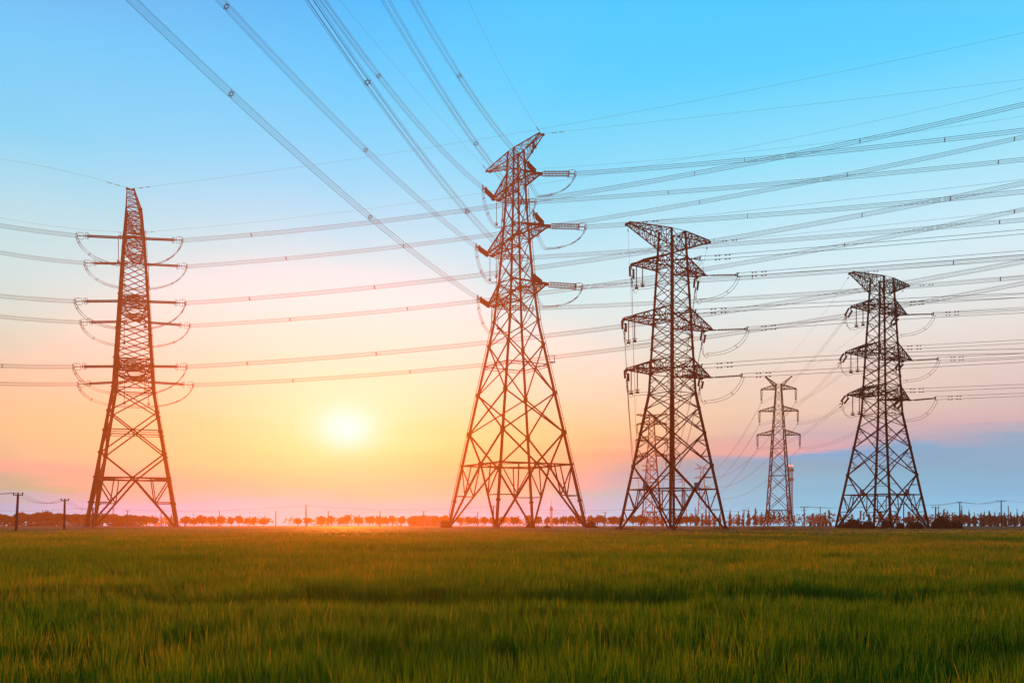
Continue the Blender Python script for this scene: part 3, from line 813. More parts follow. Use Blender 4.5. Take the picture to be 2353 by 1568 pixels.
# the two angle pylons: line to the right (near side of each tip), line away (far side)
def angle_lines(P, ARM, nm, ends, wires, far, far_tips, key):
    for lv in range(3):
        for sd in (1, -1):
            side = 'left' if sd == 1 else 'right'
            a = f'{LV[lv]} {side} arm of {nm}'
            tr, ta = ARM[lv, sd, 'right'], ARM[lv, sd, 'away']
            yr = yoke_at(tr, -17, ends[lv, sd])
            ta2 = ta; dA = (far_tips[lv, sd] - ta); dA.z = 0; dA.normalize()
            ya = ta + dA * 4.6 + Vector((0, 0, -0.75))
            string(f'dark insulator string pointing right off the {a}', tr, yr, 'small', f'insulator strings of {nm}')
            string(f'double insulator string pointing away off the {a}', ta, ya, 'double', f'insulator strings of {nm}')
            bundle(f'pair of wires running out right from the {a}', 'power line', yr, -17, wires[lv, sd], PAIR, .03, (), 25, f'wire pairs of {nm}', damp=(2.2, 3.6), n=30, name='wire_pair')
            # span to the next pylon of the line
            B = far_tips[lv, sd]; root = empty('wire_pair', f'pair of wires sinking away from the {a}', 'power line', ya, f'wire pairs of {nm}')
            span = B - ya; hd = Vector((span.x, span.y, 0)); Lh = hd.length; hd.normalize(); sag = 0.000115 * Lh * Lh * 1.6
            f = lambda t: ya + span * (t / Lh) - Vector((0, 0, 4 * sag * (t / Lh) * (1 - t / Lh)))
            lay(root, f, 0, Lh, hd, PAIR, .026, 30)
            for t in (1.6,):
                for (_, oz) in PAIR: damper(root, f(t) + Vector((0, 0, oz)), hd)
            jumper(f'slack jumper pair under the {a}', yr, ya, 3.6, (tr + ta) / 2, PAIR, .03, f'jumper loops of {nm}', (.25, .5))
            if sd == 1:
                u_ = dirv(P.yaw); v_ = dirv(P.yaw + 90)
                for k_, o_ in (('outer', -0.3), ('inner', 0.6)):
                    hanger(f'{k_} jumper post insulator under the {a}', (tr + ta) / 2 + v_ * (o_ * 1.5) - u_ * 0.25, 3.3, f'jumper posts of {nm}', .10)

def susp_tip(P, arms, lv, sd):   # bottom of the hanging string
    z, half = arms[lv]; s = P.root.scale
    v = P.root.matrix_world if False else None
    loc = Matrix.Translation((P.X, P.Y, 0)) @ Matrix.Rotation(math.radians(P.yaw), 4, 'Z') @ Vector((sd * half * s[0], 0, z * s[2] - 4.0))
    return loc
def hang_strings(P, arms, nm):
    for lv in range(3):
        for sd in (1, -1):
            side = 'right' if sd == 1 else 'left'
            b = susp_tip(P, arms, lv, sd)
            root = empty('insulator_string', f'hanging insulator pair on the {LV[lv]} {side} arm of {nm}', 'insulator', b + Vector((0, 0, 4.0)), f'hanging insulators of {nm}')
            for o_ in (-.22, .22):
                mb = MB(); mb.tube([(o_, 0, 0), (o_ * .6, 0, -3.2)], .11, 6); mb.build('insulator', M['insulator_brown'], root)
            mb = MB(); mb.beam((-.35, 0, -3.25), (.35, 0, -3.25), .12); mb.beam((0, 0, -3.25), (0, 0, -4.0), .09); mb.beam((-.3, 0, -4.0), (.3, 0, -4.0), .14)
            mb.build('yoke_plate', M['fitting'], root)
hang_strings(T5, A5, 'the slim pylon'); hang_strings(T6, A6, 'the hazy pylon')
# side +1 on T3/T4 is the picture's left; on the far pylons +1 is the right
far3 = {(lv, sd): susp_tip(T6, A6, lv, -sd) for lv in range(3) for sd in (1, -1)}
far4 = {(lv, sd): susp_tip(T5, A5, lv, -sd) for lv in range(3) for sd in (1, -1)}
E3 = {(0, -1): (1698, 631), (1, -1): (1720, 755), (2, -1): (1708, 862), (0, 1): (1612, 593), (1, 1): (1602, 715), (2, 1): (1616, 841)}
W3 = {(0, -1): [(2026, 606), (2352, 580)], (1, -1): [(1780, 750), (2352, 714)], (2, -1): [(1780, 858), (2352, 827)], (0, 1): [(1980, 564), (2352, 532)], (1, 1): [(1780, 705), (2352, 678)], (2, 1): [(1780, 829), (2352, 806)]}
E4 = {(0, -1): (2147, 721), (1, -1): (2158, 824), (2, -1): (2152, 914), (0, 1): (2064, 697), (1, 1): (2058, 799), (2, 1): (2064, 897)}
W4 = {(0, -1): [(2250, 715), (2352, 709)], (1, -1): [(2250, 820), (2352, 815)], (2, -1): [(2250, 910), (2352, 906)], (0, 1): [(2200, 689), (2352, 679)], (1, 1): [(2200, 792), (2352, 784)], (2, 1): [(2200, 892), (2352, 886)]}
angle_lines(T3, ARM3, N3, E3, W3, T6, far3, 3)
angle_lines(T4, ARM4, N4, E4, W4, T5, far4, 4)
# onward spans from the slim pylons
for (Pa, Aa, Pb, Ab, na) in ((T5, A5, T7, A5, 'the slim pylon'), (T6, A6, T8, A6, 'the hazy pylon')):
    for lv in range(3):
        for sd in (1, -1):
            a_, b_ = susp_tip(Pa, Aa, lv, sd), susp_tip(Pb, Ab, lv, sd)
            root = empty('wire_pair', f'faint wires sagging away from the {LV[lv]} {"right" if sd == 1 else "left"} arm of {na}', 'power line', a_, f'wire pairs of {na}')
            span = b_ - a_; hd = Vector((span.x, span.y, 0)); Lh = hd.length; hd.normalize()
            f = lambda t: a_ + span * (t / Lh) - Vector((0, 0, 4 * 7.0 * (t / Lh) * (1 - t / Lh)))
            lay(root, f, 0, Lh, hd, [(0, .22), (0, -.22)], .028, 26)

# ground wires
def gwire(label, P0, ddeg, pts, ext=7, r=.016, damp=(2.5, 4.0)):
    f, t1, tx, d = wire_path(P0, ddeg, pts, ext)
    root = empty('ground_wire', label, 'ground wire', P0, 'ground wires along the pylon peaks')
    lay(root, f, 0, t1, d, [(0, 0)], r, 44, 'wire')
    for t in damp: damper(root, f(t), d)
for sd, nm, lpts, rpts in ((1, 'near', [(150, 393), (0, 365)], [(838, 362), (1143, 312), (1542, 243), (2352, 75)]), (-1, 'far', [(150, 523), (0, 500)], [(593, 516), (949, 467), (1143, 438), (1542, 365), (2352, 204)])):
    p = T1.w((sd * 15.0, 0, 70.4))
    gwire(f'hair-thin wire leaving left from the {nm} peak of {N1}', p, 218, lpts)
    gwire(f'hair-thin wire climbing right from the {nm} peak of {N1}', p, -12.6, rpts)
for sd, nm, lpts, rpts in ((1, 'right', [(1150, 150), (1075, 0)], [(1700, 258), (2352, 183)]), (-1, 'left', [(945, 195), (780, 0)], [(1424, 374), (1542, 366), (2352, 267)])):
    p = T2.w((9.9 if sd == 1 else -11.8, 0, 77.6))
    gwire(f'hair-thin wire rising overhead from the {nm} peak of {N2}', p, -104, lpts, 22)
    gwire(f'hair-thin wire running right from the {nm} peak of {N2}', p, -14.5, rpts)
for P, nm, lend, rend, fp in ((T3, N3, [(1780, 477), (2352, 412)], [(1950, 525), (2352, 482)], T6), (T4, N4, [(2150, 611), (2352, 594)], [(2200, 648), (2352, 634)], T5)):
    for sd, side, pts in ((1, 'left', lend), (-1, 'right', rend)):
        p = P.w((8.7 if sd == 1 else -7.5, 0, 45.2))
        gwire(f'thin wire running right from the {side} peak of {nm}', p, -17, pts, 25)
        q_ = fp.w((-sd * (3.9 if fp is T5 else 5.6), 0, 46.4 if fp is T5 else 43.6))
        root = empty('ground_wire', f'thin wire dropping away from the {side} peak of {nm}', 'ground wire', p, 'ground wires along the pylon peaks')
        span = q_ - p; hd = Vector((span.x, span.y, 0)); Lh = hd.length; hd.normalize()
        f = lambda t: p + span * (t / Lh) - Vector((0, 0, 4 * 2.2 * (t / Lh) * (1 - t / Lh)))
        lay(root, f, 0, Lh, hd, [(0, 0)], .016, 24, 'wire'); damper(root, f(2.5), hd)

# ------------------------------------------------------------------ communications masts
def mast(name, label, X, Y, H, base, shaft, plats, lamps, group=None):
    root = empty(name, label, 'mast', (X, Y, 0), group)
    hz = lambda z: shaft + (base - shaft) * max(0, 1 - z / (H * .45)) ** 1.8
    mb = MB(); n = 26
    for i in range(4):
        sx, sy = ((-1, -1), (1, -1), (1, 1), (-1, 1))[i]
        mb.tube([(sx * hz(H * k / n), sy * hz(H * k / n), H * k / n) for k in range(n + 1)], .10, 5)
    mb.build('frame', M['far_steel'], root)
    mb = MB()
    for k in range(n):
        z0, z1 = H * k / n, H * (k + 1) / n; a, b = hz(z0), hz(z1)
        for f in range(4):
            c0 = ((-1, -1), (1, -1), (1, 1), (-1, 1)); p, q = c0[f], c0[(f + 1) % 4]
            mb.beam((p[0] * a, p[1] * a, z0), (q[0] * b, q[1] * b, z1), .07); mb.beam((q[0] * a, q[1] * a, z0), (p[0] * b, p[1] * b, z1), .07); mb.beam((p[0] * b, p[1] * b, z1), (q[0] * b, q[1] * b, z1), .06)
    mb.build('bracing', M['far_steel'], root)
    for z, r in plats:
        mb = MB(); mb.tube([(0, 0, z), (0, 0, z + .15)], r, 14)
        mb.tube([(r * math.cos(t), r * math.sin(t), z + 1.0) for t in [2 * math.pi * k / 14 for k in range(14)]], .05, 4, closed=True)
        for k in range(14):
            t = 2 * math.pi * k / 14; mb.beam((r * math.cos(t), r * math.sin(t), z), (r * math.cos(t), r * math.sin(t), z + 1.0), .05)
        for k in range(6):
            t = 2 * math.pi * (k + .3) / 6; mb.box((r * .92 * math.cos(t), r * .92 * math.sin(t), z + .7), .3, .3, 1.3)
        mb.build('platform', M['far_steel'], root)
    mb = MB(); mb.tube([(0, 0, H), (0, 0, H + 3.2)], [.12, .04], 6); mb.build('rod', M['far_steel'], root)
    for z, x in lamps:
        mb = MB(); mb.tube([(x, -.3, z - .28), (x, -.3, z - .1), (x, -.3, z + .22), (x, -.3, z + .3)], [.2, .3, .26, .1], 10); mb.build('warning_lamp', lamp_m, root)
mast('telecom_mast', 'slender grey telecom mast topped by two glowing red lamps', (1816 - CX) / F * 430, 430, 28.6, 1.9, .72, [(26.2, 1.45), (21.6, 1.4)], [(28.8, -.62), (28.8, .62)])
mast('telecom_mast', 'tiny distant mast seen between the tallest pylon and its bushes', 19.5, 448, 10.0, .6, .4, [(7.8, .7)], [])

# ------------------------------------------------------------------ utility poles with their own wires
def pole(label, xd, yd, Y, arm, group, lean=0.0, double=False):
    p = at(xd, yd, Y); H = p.z
    root = empty('utility_pole', label, 'utility pole', (p.x - lean, Y, 0), group)
    mb = MB(); mb.tube([(0, 0, -.1), (lean, 0, H)], [.19, .13], 8); mb.build('post', M['pole_concrete'], root)
    tops = []
    if arm:
        mb = MB(); mb.beam((lean - arm, 0, H - .12), (lean + arm, 0, H - .12), .11)
        mb.build('crossbar', M['pole_concrete'], root)
        if double:
            mb = MB(); mb.beam((lean - arm * .7, 0, H - .85), (lean + arm * .7, 0, H - .85), .1); mb.build('crossbar', M['pole_concrete'], root)
        for q_ in (-.92, 0, .92):
            mb = MB(); mb.tube([(lean + q_ * arm, 0, H - .08), (lean + q_ * arm, 0, H + .06), (lean + q_ * arm, 0, H + .2)], [.05, .08, .05], 6); mb.build('insulator', M['insulator_brown'], root)
            tops.append(Vector((p.x + q_ * arm, Y, H + .15)))
    else:
        mb = MB(); mb.tube([(lean, 0, H), (lean, 0, H + .25)], [.07, .04], 6); mb.build('insulator', M['insulator_brown'], root)
        tops = [Vector((p.x, Y, H))]
    return tops
def pole_wire(label, A, B, sag, r=.016, group='wires strung between utility poles'):
    root = empty('overhead_wire', label, 'overhead wire', A[0], group)
    for a_, b_ in zip(A, B):
        mb = MB(); mb.tube([a_.lerp(b_, t / 14) - Vector((0, 0, 4 * sag * (t / 14) * (1 - t / 14))) - root.location for t in range(15)], r, 4); mb.build('wire', M['wire'], root)
G_P = 'utility poles across the fields'
pa = pole('leaning T-shaped pole nearest the edge of the picture', 41.5, 1134, 112, .62, G_P, lean=.30)
pb = pole('T-shaped pole between the leaning pole and the leftmost pylon', 148.7, 1147, 128, .56, G_P, lean=.1)
pole_wire('slack wires between the two near T-shaped poles', pa, pb, .95, .014)
pole_wire('wires dropping in from the left to the leaning pole', [v + Vector((-38, -4, -.6)) for v in pa], pa, .5, .014)
pc = pole('short T-shaped pole behind the left legs of the leftmost pylon', 213, 1168, 176, .5, G_P)
pole_wire('slack wires from the second near pole towards the leftmost pylon', pb, pc, .8, .014)
big = []
for xd, yd, arm, lab in ((-190, 1160, 0, None), (214, 1166, .8, 'pole with a crossbar half hidden by the leftmost pylon'), (703, 1160, 0, 'lone tall bare pole below the sun'), (1133.6, 1162, .5, 'bare pole among the left legs of the tallest pylon'),
                      (1503.5, 1163, 0, 'bare pole at the foot of the hazy pylon'), (1847, 1164, 1.0, 'pole with two crossbars right of the slim pylon'), (2075.6, 1157, .9, 'tall crossbar pole among the legs of the near-black pylon'), (2204.5, 1153, .6, 'pole just right of the dark bushes'), (2299.6, 1149.6, 1.1, 'tallest T-shaped pole at the far right'), (2560, 1150, 0, None)):
    Yp = 232
    if lab: tops = pole(lab, xd, yd, Yp, arm, G_P, double='two crossbars' in lab)
    else: tops = [at(xd, yd, Yp)]
    big.append((lab, tops))
for k, ((la, A), (lb, B)) in enumerate(zip(big, big[1:])):
    lab = f'long drooping wire reaching right from the {la}' if la else 'long drooping wire entering left of the leftmost pylon'
    lab = ' '.join(lab.split()[:16])
    n_ = min(len(A), len(B)); A_ = A if len(A) == n_ else [A[len(A) // 2]] * 1; B_ = B if len(B) == n_ else [B[len(B) // 2]] * 1
    pole_wire(lab, A_, B_, 1.15 if k < 5 else .7, .02)
small = []
ORD = ['first', 'second', 'third', 'fourth', 'fifth', 'sixth', 'seventh', 'eighth', 'ninth', 'tenth', 'eleventh', 'twelfth', 'thirteenth', 'fourteenth', 'fifteenth', 'sixteenth', 'seventeenth', 'eighteenth', 'nineteenth', 'twentieth']
sx = [(98, 1173, 0), (234, 1172, 0), (260, 1167, .7), (293, 1172, .7), (370, 1172, 0), (504, 1173, 0), (633.5, 1173, 0), (754, 1173, 0), (873, 1174, 0), (973, 1174, .6), (1097, 1175, 0), (1223, 1175, 0), (1390, 1176, .6), (1597, 1165, 0), (1709, 1170, .7), (1884, 1164, 0), (2149, 1164, .8), (2316, 1162, 0)]
for k, (xd, yd, arm) in enumerate(sx):
    lab = f'{ORD[k]} from left in the row of short far-off poles'
    small.append(pole(lab, xd, yd, 300 if xd != 2149 else 205, arm, 'row of short far poles'))
seq = [0, 1, 4, 5, 6, 7, 8, 9, 10, 11, 12]
for a_, b_ in zip(seq, seq[1:]):
    A, B = small[a_], small[b_]
    pole_wire(f'faint wire between the {ORD[a_]} and {ORD[b_]} short far-off poles', [A[len(A) // 2]], [B[len(B) // 2]], .45, .014)

# ------------------------------------------------------------------ trees, bushes, reeds
def leaf_cloud(n, blobs, size, seed, flat=0.0):
    """leaf clumps scattered through the given ellipsoids (centre, radii); returns vertices and faces"""
    r = np.random.default_rng(seed)
    w = np.array([b[1][0] * b[1][1] * b[1][2] for b in blobs]); w = w / w.sum()
    P = []
    for (c_, rad), k in zip(blobs, (w * n).astype(int) + 1):
        d = r.standard_normal((k, 3)); d /= np.linalg.norm(d, axis=1)[:, None]
        rr = r.random(k) ** 0.45
        P.append(np.array(c_) + d * rr[:, None] * np.array(rad) * (1 + .16 * r.standard_normal((k, 1)) * (rr[:, None] > .8)))
    P = np.concatenate(P); m = len(P)
    a = r.standard_normal((m, 3)); a /= np.linalg.norm(a, axis=1)[:, None]
    b = r.standard_normal((m, 3)); b -= (b * a).sum(1)[:, None] * a; b /= np.linalg.norm(b, axis=1)[:, None]
    s = size * (.55 + .9 * r.random((m, 1)))
    v = np.stack([P - a * s, P + b * s * .6, P + a * s, P - b * s * .6], 1).reshape(-1, 3)
    f = np.arange(m * 4).reshape(m, 4)
    return v, f

def trunk_mesh(pts, rs, limbs):
    mb = MB(); mb.tube(pts, rs, 7)
    for (p, r) in limbs: mb.tube(p, r, 5)
    me = bpy.data.meshes.new('trunk'); me.from_pydata([tuple(p) for p in mb.v], [], mb.f); me.materials.append(M['bark'])
    return me

KIND = {}
for k in range(5):      # round-headed roadside trees, 6 m tall
    r = random.Random(40 + k)
    blobs = [((0, 0, 3.75), (1.75, 1.75, 1.55))]
    for q_ in range(5):
        a = r.random() * 6.28; blobs.append(((1.1 * math.cos(a), 1.1 * math.sin(a), 3.2 + 1.5 * r.random()), (.9 + .3 * r.random(),) * 3))
    v, f = leaf_cloud(950, blobs, .34, 60 + k)
    limbs = [([(0, 0, 1.6), (.5 * math.cos(a), .5 * math.sin(a), 2.5), (1.1 * math.cos(a), 1.1 * math.sin(a), 3.7)], [.1, .07, .03]) for a in (0.4 + k, 2.4 + k, 4.6 + k)]
    KIND['round', k] = (np_mesh('crown', v, f, M['leaf']), trunk_mesh([(0, 0, -.1), (.05, 0, 1.2), (0, .05, 2.6), (0, 0, 4.2)], [.16, .13, .1, .04], limbs))
for k in range(4):      # conical dawn redwoods, 9 m tall
    r = random.Random(80 + k); blobs = []
    for q_ in range(9):
        z = 1.6 + q_ * .85; w_ = (1.35 - .135 * q_) * (.75 + .5 * r.random()); blobs.append(((r.uniform(-.25, .25), r.uniform(-.25, .25), z), (w_, w_, .62)))
    v, f = leaf_cloud(950, blobs, .32, 90 + k)
    limbs = [([(0, 0, 1.2 + q_), (.8 * math.cos(q_ * 2.4), .8 * math.sin(q_ * 2.4), 1.5 + q_)], [.05, .02]) for q_ in range(6)]
    KIND['cone', k] = (np_mesh('crown', v, f, M['needle']), trunk_mesh([(0, 0, -.1), (0, 0, 4), (0, 0, 9.0)], [.15, .1, .02], limbs))
for k in range(3):      # thin leggy saplings, 8 m tall
    r = random.Random(120 + k)
    blobs = [((r.uniform(-.2, .2), r.uniform(-.2, .2), 4.2 + q_ * .95), (.32 + .25 * r.random(), .32 + .25 * r.random(), .55)) for q_ in range(4)]
    v, f = leaf_cloud(240, blobs, .26, 130 + k)
    KIND['sapling', k] = (np_mesh('crown', v, f, M['needle']), trunk_mesh([(0, 0, -.1), (.05, 0, 4), (0, 0, 7.9)], [.09, .06, .02], [([(0, 0, 3.4 + q_), (.35 * math.cos(q_ * 2), .35 * math.sin(q_ * 2), 4.2 + q_)], [.03, .012]) for q_ in range(3)]))
for k in range(3):      # low wide bushes, 2.4 m tall
    r = random.Random(150 + k)
    blobs = [((0, 0, .9), (1.9, 1.6, 1.2))] + [((r.uniform(-1.3, 1.3), r.uniform(-1, 1), 1.0 + r.random() * .7), (.8, .8, .75)) for _ in range(5)]
    v, f = leaf_cloud(1500, blobs, .20, 160 + k)
    v[:, 2] = np.maximum(v[:, 2], 0.02 + .0)
    KIND['bush', k] = (np_mesh('crown', v, f, M['leaf_dark']), trunk_mesh([(0, 0, -.1), (.1, 0, .8), (.2, .1, 1.5)], [.1, .07, .03], [([(0, 0, .1), (.7 * math.cos(a), .7 * math.sin(a), 1.2)], [.05, .02]) for a in (1, 3, 5)]))
def plant(kind, k, label, xd, Y, ytop, wpx, group, cat='tree'):
    """one tree whose crown top shows at ytop and whose crown is wpx wide"""
    name = {'round': 'round_tree', 'cone': 'conifer_tree', 'sapling': 'sapling_tree', 'bush': 'bush'}[kind]
    H0, W0 = {'round': (5.9, 4.0), 'cone': (9.1, 2.7), 'sapling': (8.0, 1.3), 'bush': (2.3, 4.4)}[kind]
    p = at(xd, ytop, Y)
    root = empty(name, label, cat, (p.x, Y, 0), group, random.random() * 6.28)
    sz = p.z / H0; sw = wpx / F * Y / W0
    root.scale = (sw, sw, sz)
    for nm, me in zip(('crown', 'trunk' if kind != 'bush' else 'stems'), KIND[kind, k]): obj_from(nm, me, root)
    return root

rt = random.Random(5)
def zone(kind, items, Y, where, group, noun):
    for n_, (xd, yt, w) in enumerate(items):
        lab = f'{ORD[n_]} {noun} from left {where}' if len(items) > 1 else f'{noun} {where}'
        plant(kind, rt.randrange({'round': 5, 'cone': 4, 'sapling': 3, 'bush': 3}[kind]), lab, xd, Y + rt.uniform(-9, 9), yt, w, group)
# dense shelter belt at the left, then single round trees along the road
belt = [(x, 1174 + 5 * math.sin(x * .051) + rt.uniform(-3, 4), rt.uniform(29, 42)) for x in range(-8, 190, 19)]
zone('round', belt, 288, 'in the dense belt left of the leftmost pylon', 'belt of trees at the left', 'round tree')
belt = [(x, 1179 + rt.uniform(-3, 4), rt.uniform(28, 38)) for x in range(196, 326, 18)]
zone('round', belt, 292, 'in the belt behind the leftmost pylon', 'belt of trees at the left', 'round tree')
row = [(336, 1183, 18), (355, 1184, 20), (426, 1183, 25), (446, 1187, 16), (466, 1181, 25), (486, 1183, 20), (509, 1183, 20), (532, 1185, 17), (549, 1182, 22), (567, 1187, 12), (582, 1187, 14), (606, 1188, 26)]
zone('round', row, 305, 'between the leftmost pylon and the lone pole', 'round trees along the road', 'round tree')
zone('cone', [(393, 1180, 13)], 300, 'by the right foot of the leftmost pylon', 'round trees along the road', 'pointed tree')
row = [(685, 1187, 20), (706, 1186, 18), (739, 1183, 20), (761, 1182, 20), (781, 1186, 16), (796, 1180, 23), (824, 1183, 23), (849, 1182, 21), (871, 1184, 19), (887, 1185, 18), (901, 1181, 17), (922, 1183, 19)]
zone('round', row, 305, 'from the lone pole to the farmhouse', 'round trees along the road', 'round tree')
row = [(943, 1186, 20), (957, 1184, 22), (972, 1181, 24), (1000, 1183, 20), (1014, 1184, 18), (1023, 1181, 20)]
zone('round', row, 312, 'crowding round the farmhouse roof', 'trees around the farmhouse', 'round tree')
row = [(1057, 1184, 20), (1077, 1184, 20), (1093, 1184, 18), (1113, 1184, 18), (1131, 1186, 14), (1152, 1184, 18), (1180, 1185, 14), (1187, 1185, 11), (1214, 1181, 20), (1237, 1183, 17), (1257, 1184, 13), (1278, 1187, 15), (1294, 1183, 19), (1311, 1181, 17), (1329, 1180, 22)]
zone('round', row, 305, 'behind the legs of the tallest pylon', 'round trees along the road', 'round tree')
row = [(1358, 1181, 18), (1373, 1180, 18), (1386, 1182, 17), (1406, 1183, 22), (1425, 1183, 18), (1454, 1181, 24), (1470, 1180, 25), (1480, 1184, 18)]
zone('round', row, 302, 'right of the tallest pylon', 'round trees along the road', 'round tree')
row = [(1560, 1184, 19), (1576, 1183, 22), (1586, 1181, 20), (1598, 1184, 18)]
zone('round', row, 312, 'behind the right legs of the dark red pylon', 'round trees along the road', 'round tree')
row = [(1600, 1172, 6), (1613, 1176, 9), (1621, 1172, 8), (1629, 1169, 8), (1641, 1176, 9), (1654, 1177, 8), (1677, 1168, 9), (1696, 1173, 12), (1706, 1174, 7), (1719, 1165, 12), (1735, 1163, 12), (1749, 1172, 7)]
zone('cone', row, 345, 'left of the slim pylon', 'conifers by the slim pylon', 'pointed conifer')
row = [(1768, 1172, 6), (1777, 1170, 7), (1790, 1176, 7), (1866, 1176, 6), (1894, 1174, 7), (1905, 1168, 8), (1931, 1175, 6), (1958, 1178, 7), (1976, 1170, 7), (1984, 1173, 6), (1996, 1176, 7)]
zone('sapling', row, 350, 'from the slim pylon to the near-black pylon', 'leggy saplings at the right', 'leggy sapling')
row = [(2009, 1173, 7), (2024, 1171, 9), (2042, 1176, 8), (2060, 1173, 9), (2088, 1172, 8), (2110, 1175, 8), (2125, 1174, 7)]
zone('sapling', row, 335, 'behind the near-black pylon', 'leggy saplings at the right', 'leggy sapling')
zone('round', [(2082, 1184, 14), (2094, 1183, 12)], 320, 'seen through the near-black pylon', 'round trees along the road', 'small round tree')
row = [(2156, 1164, 8), (2168, 1166, 11), (2176, 1170, 13), (2188, 1174, 9), (2209, 1160, 10), (2226, 1168, 8), (2238, 1176, 10), (2253, 1174, 9), (2261, 1170, 8), (2272, 1170, 13), (2285, 1172, 9), (2307, 1173, 12), (2321, 1172, 9), (2336, 1167, 8), (2350, 1174, 12), (2366, 1170, 10)]
zone('cone', row, 335, 'right of the dark bushes', 'conifers at the far right', 'pointed conifer')
row = [(2200, 1182, 22), (2216, 1180, 24), (2240, 1184, 16), (2262, 1183, 22), (2274, 1181, 24), (2292, 1184, 18), (2306, 1183, 20), (2330, 1184, 18)]
zone('round', row, 325, 'under the conifers at the right', 'round trees at the far right', 'round tree')
# undergrowth closing the belt below its crowns
r = np.random.default_rng(31)
blobs = [((r.uniform(-168, -117), 284 + r.uniform(-3, 3), .9 + .5 * r.random()), (1.8 + r.random(), 1.3, 1.1 + .5 * r.random())) for _ in range(46)]
v, f = leaf_cloud(7000, blobs, .26, 32); v[:, 2] = np.maximum(v[:, 2], 0.01)
tag(obj_from('hedge', np_mesh('hedge', v, f, M['leaf_dark'])), 'long dark hedge filling the space under the belt of trees at the left', 'hedge')
# bushes at the pylon feet
for xd, yt, w, Y, lab in ((1024, 1197, 30, 186, 'dark bush at the left foot of the tallest pylon'), (1219, 1199, 21, 180, 'low bush at the right middle foot of the tallest pylon'), (1256, 1206, 16, 176, 'flat little bush alone right of the middle foot'), (1360, 1199, 32, 180, 'scruffy bush at the right foot of the tallest pylon'), (1545, 1206, 14, 130, 'small bush at the front leg of the dark red pylon'),
                          (1938, 1199, 30, 158, 'leftmost dark bush at the feet of the near-black pylon'), (1968, 1191, 46, 156, 'biggest rounded dark bush before the near-black pylon'), (1997, 1197, 30, 158, 'dark bush against the middle left leg of the near-black pylon'), (2036, 1195, 38, 160, 'dark bush between the middle legs of the near-black pylon'), (2066, 1201, 22, 158, 'lowest dark bush right of the middle leg'), (2101, 1197, 38, 158, 'dark bush standing apart inside the right leg'), (2163, 1186, 30, 162, 'tallest dark bush just outside the right leg'), (2188, 1196, 42, 160, 'rightmost wide dark bush by the near-black pylon'), (2150, 1197, 24, 158, 'dark bush hugging the right foot of the near-black pylon')):
    plant('bush', rt.randrange(3), lab, xd, Y, yt - 1.5, w * 1.18, 'bushes at the pylon feet', 'bush')
# clipped low shrubs along the far road at the right
for n_, xd in enumerate(range(1862, 1912, 9)):
    plant('bush', n_ % 3, f'{ORD[n_]} low shrub from left along the road before the near-black pylon', xd, 310, 1197 + rt.uniform(-1, 1), 8, 'low shrubs along the far road', 'bush')
for n_, xd in enumerate((2206, 2225, 2240, 2256, 2276, 2292, 2310, 2331, 2347)):
    plant('bush', n_ % 3, f'{ORD[n_]} clipped shrub from left along the road at the far right', xd, 300, 1195 + rt.uniform(-1, 1), 8, 'low shrubs along the far road', 'bush')
# reeds beside the dark red pylon: nobody would count them
r = np.random.default_rng(77); n = 2600
xr = np.concatenate([r.normal(30, 6.5, 1400), r.normal(38, 5, 900), r.normal(15.8, 1.2, 300)]); yr_ = 130 + r.normal(0, 1.4, n); h = .75 + .45 * r.random(n) * (1 + .5 * np.sin(xr * .9))
a = r.random(n) * np.pi; w = .06; dx = r.normal(0, .18, n)
v = np.stack([np.stack([xr - np.cos(a) * w, yr_ - np.sin(a) * w, 0 * h], 1), np.stack([xr + np.cos(a) * w, yr_ + np.sin(a) * w, 0 * h], 1), np.stack([xr + dx, yr_, h], 1)], 1).reshape(-1, 3)
tag(obj_from('dry_reeds', np_mesh('dry_reeds', v, np.arange(3 * n).reshape(n, 3), M['reed'])), 'brown dry reeds beside the right foot of the dark red pylon', 'reeds', kind='stuff')
# far wood that reads as one hazy mass
r = np.random.default_rng(5); blobs = []
for k in range(230):
    x = r.uniform(-330, 350); top = 4.2 + 1.3 * r.random() + (1.3 if x > 80 else 0)
    blobs.append(((x, 482 + r.uniform(-14, 16), top * .55), (4.0 + 2.4 * r.random(), 3, top * .5)))
v, f = leaf_cloud(15000, blobs, .6, 6); v[:, 2] = np.maximum(v[:, 2], 0.01)
tag(obj_from('far_woodland', np_mesh('far_woodland', v, f, M['needle'])), 'distant hazy woodland along the whole skyline', 'woodland', kind='stuff')

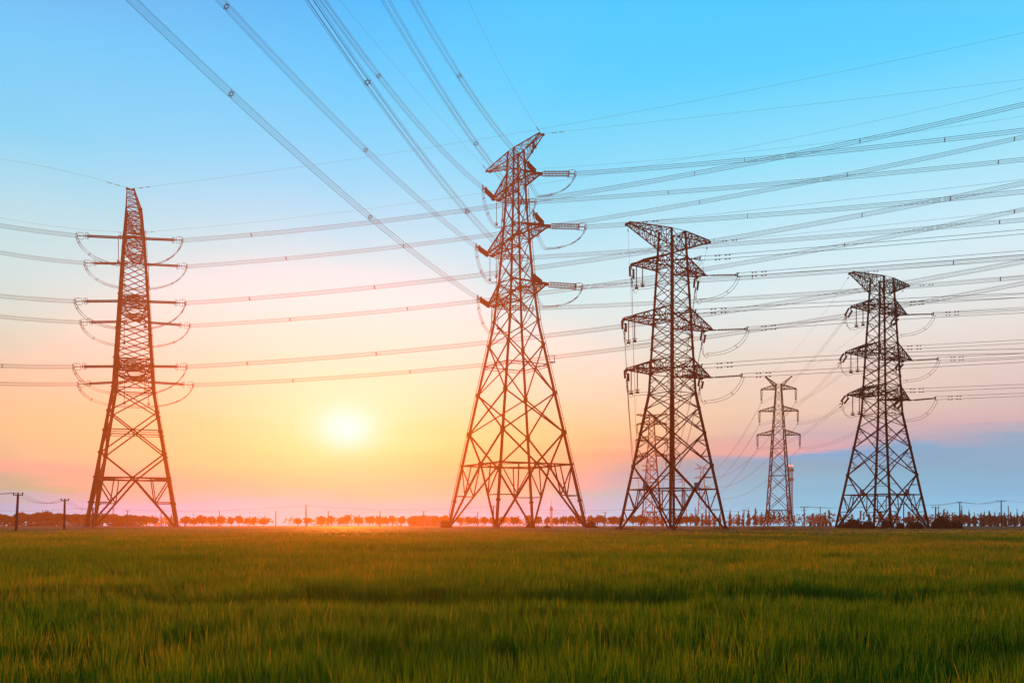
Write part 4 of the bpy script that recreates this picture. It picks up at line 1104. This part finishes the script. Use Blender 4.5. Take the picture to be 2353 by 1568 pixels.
# ------------------------------------------------------------------ farmhouse and marker posts
hp = at(975, 1187, 318)
house = empty('farmhouse', 'low farmhouse with dark pitched roof among the round trees', 'house', (hp.x, 318, 0))
W, D, H = 5.2, 3.4, 2.6
mb = MB(); mb.box((0, 0, H / 2), 2 * W, 2 * D, H); mb.build('wall', M['plaster'], house)
mb = MB(); mb.v = [Vector(p) for p in ((-W - .4, -D - .4, H), (W + .4, -D - .4, H), (W + .4, D + .4, H), (-W - .4, D + .4, H), (-W + .6, 0, H + 1.6), (W - .6, 0, H + 1.6))]
mb.f = [(0, 1, 5, 4), (1, 2, 5), (2, 3, 4, 5), (3, 0, 4), (3, 2, 1, 0)]; mb.build('roof', M['roof'], house)
for x in (-3.6, -1.2, 3.6):
    mb = MB(); mb.box((x, -D - .03, 1.5), 1.1, .08, 1.1); mb.build('window', M['sign_dark'], house)
mb = MB(); mb.box((1.4, -D - .03, 1.05), .95, .08, 2.1); mb.build('door', M['bark'], house)
for n_, xd in enumerate((176, 186, 210, 233, 247, 290, 306, 380, 424)):
    p = at(xd, 1200, 192)
    mb = MB(); mb.tube([(0, 0, 0), (0, 0, 1.55), (0, 0, 1.7)], [.09, .09, .03], 8)
    o = mb.build('marker_post', M['white_paint']); o.location = (p.x, 192, 0)
    tag(o, f'{ORD[n_]} white marker post from left around the leftmost pylon', 'post', 'white marker posts')

# ------------------------------------------------------------------ haze
hm = bpy.data.materials.new('haze'); hm.use_nodes = True
t = hm.node_tree; t.nodes.clear()
pv = t.nodes.new('ShaderNodeVolumePrincipled'); ho = t.nodes.new('ShaderNodeOutputMaterial')
pv.inputs['Color'].default_value = (*HAZE_COL, 1); pv.inputs['Density'].default_value = HAZE_DENSITY; pv.inputs['Anisotropy'].default_value = HAZE_G
t.links.new(pv.outputs[0], ho.inputs['Volume'])
mb = MB(); mb.box((0, (HAZE_Y - 120) / 2, (HAZE_TOP - 1) / 2), 1500, HAZE_Y + 120, HAZE_TOP + 1)
tag(mb.build('haze', hm), 'thin evening haze over the whole field', 'haze', kind='stuff')
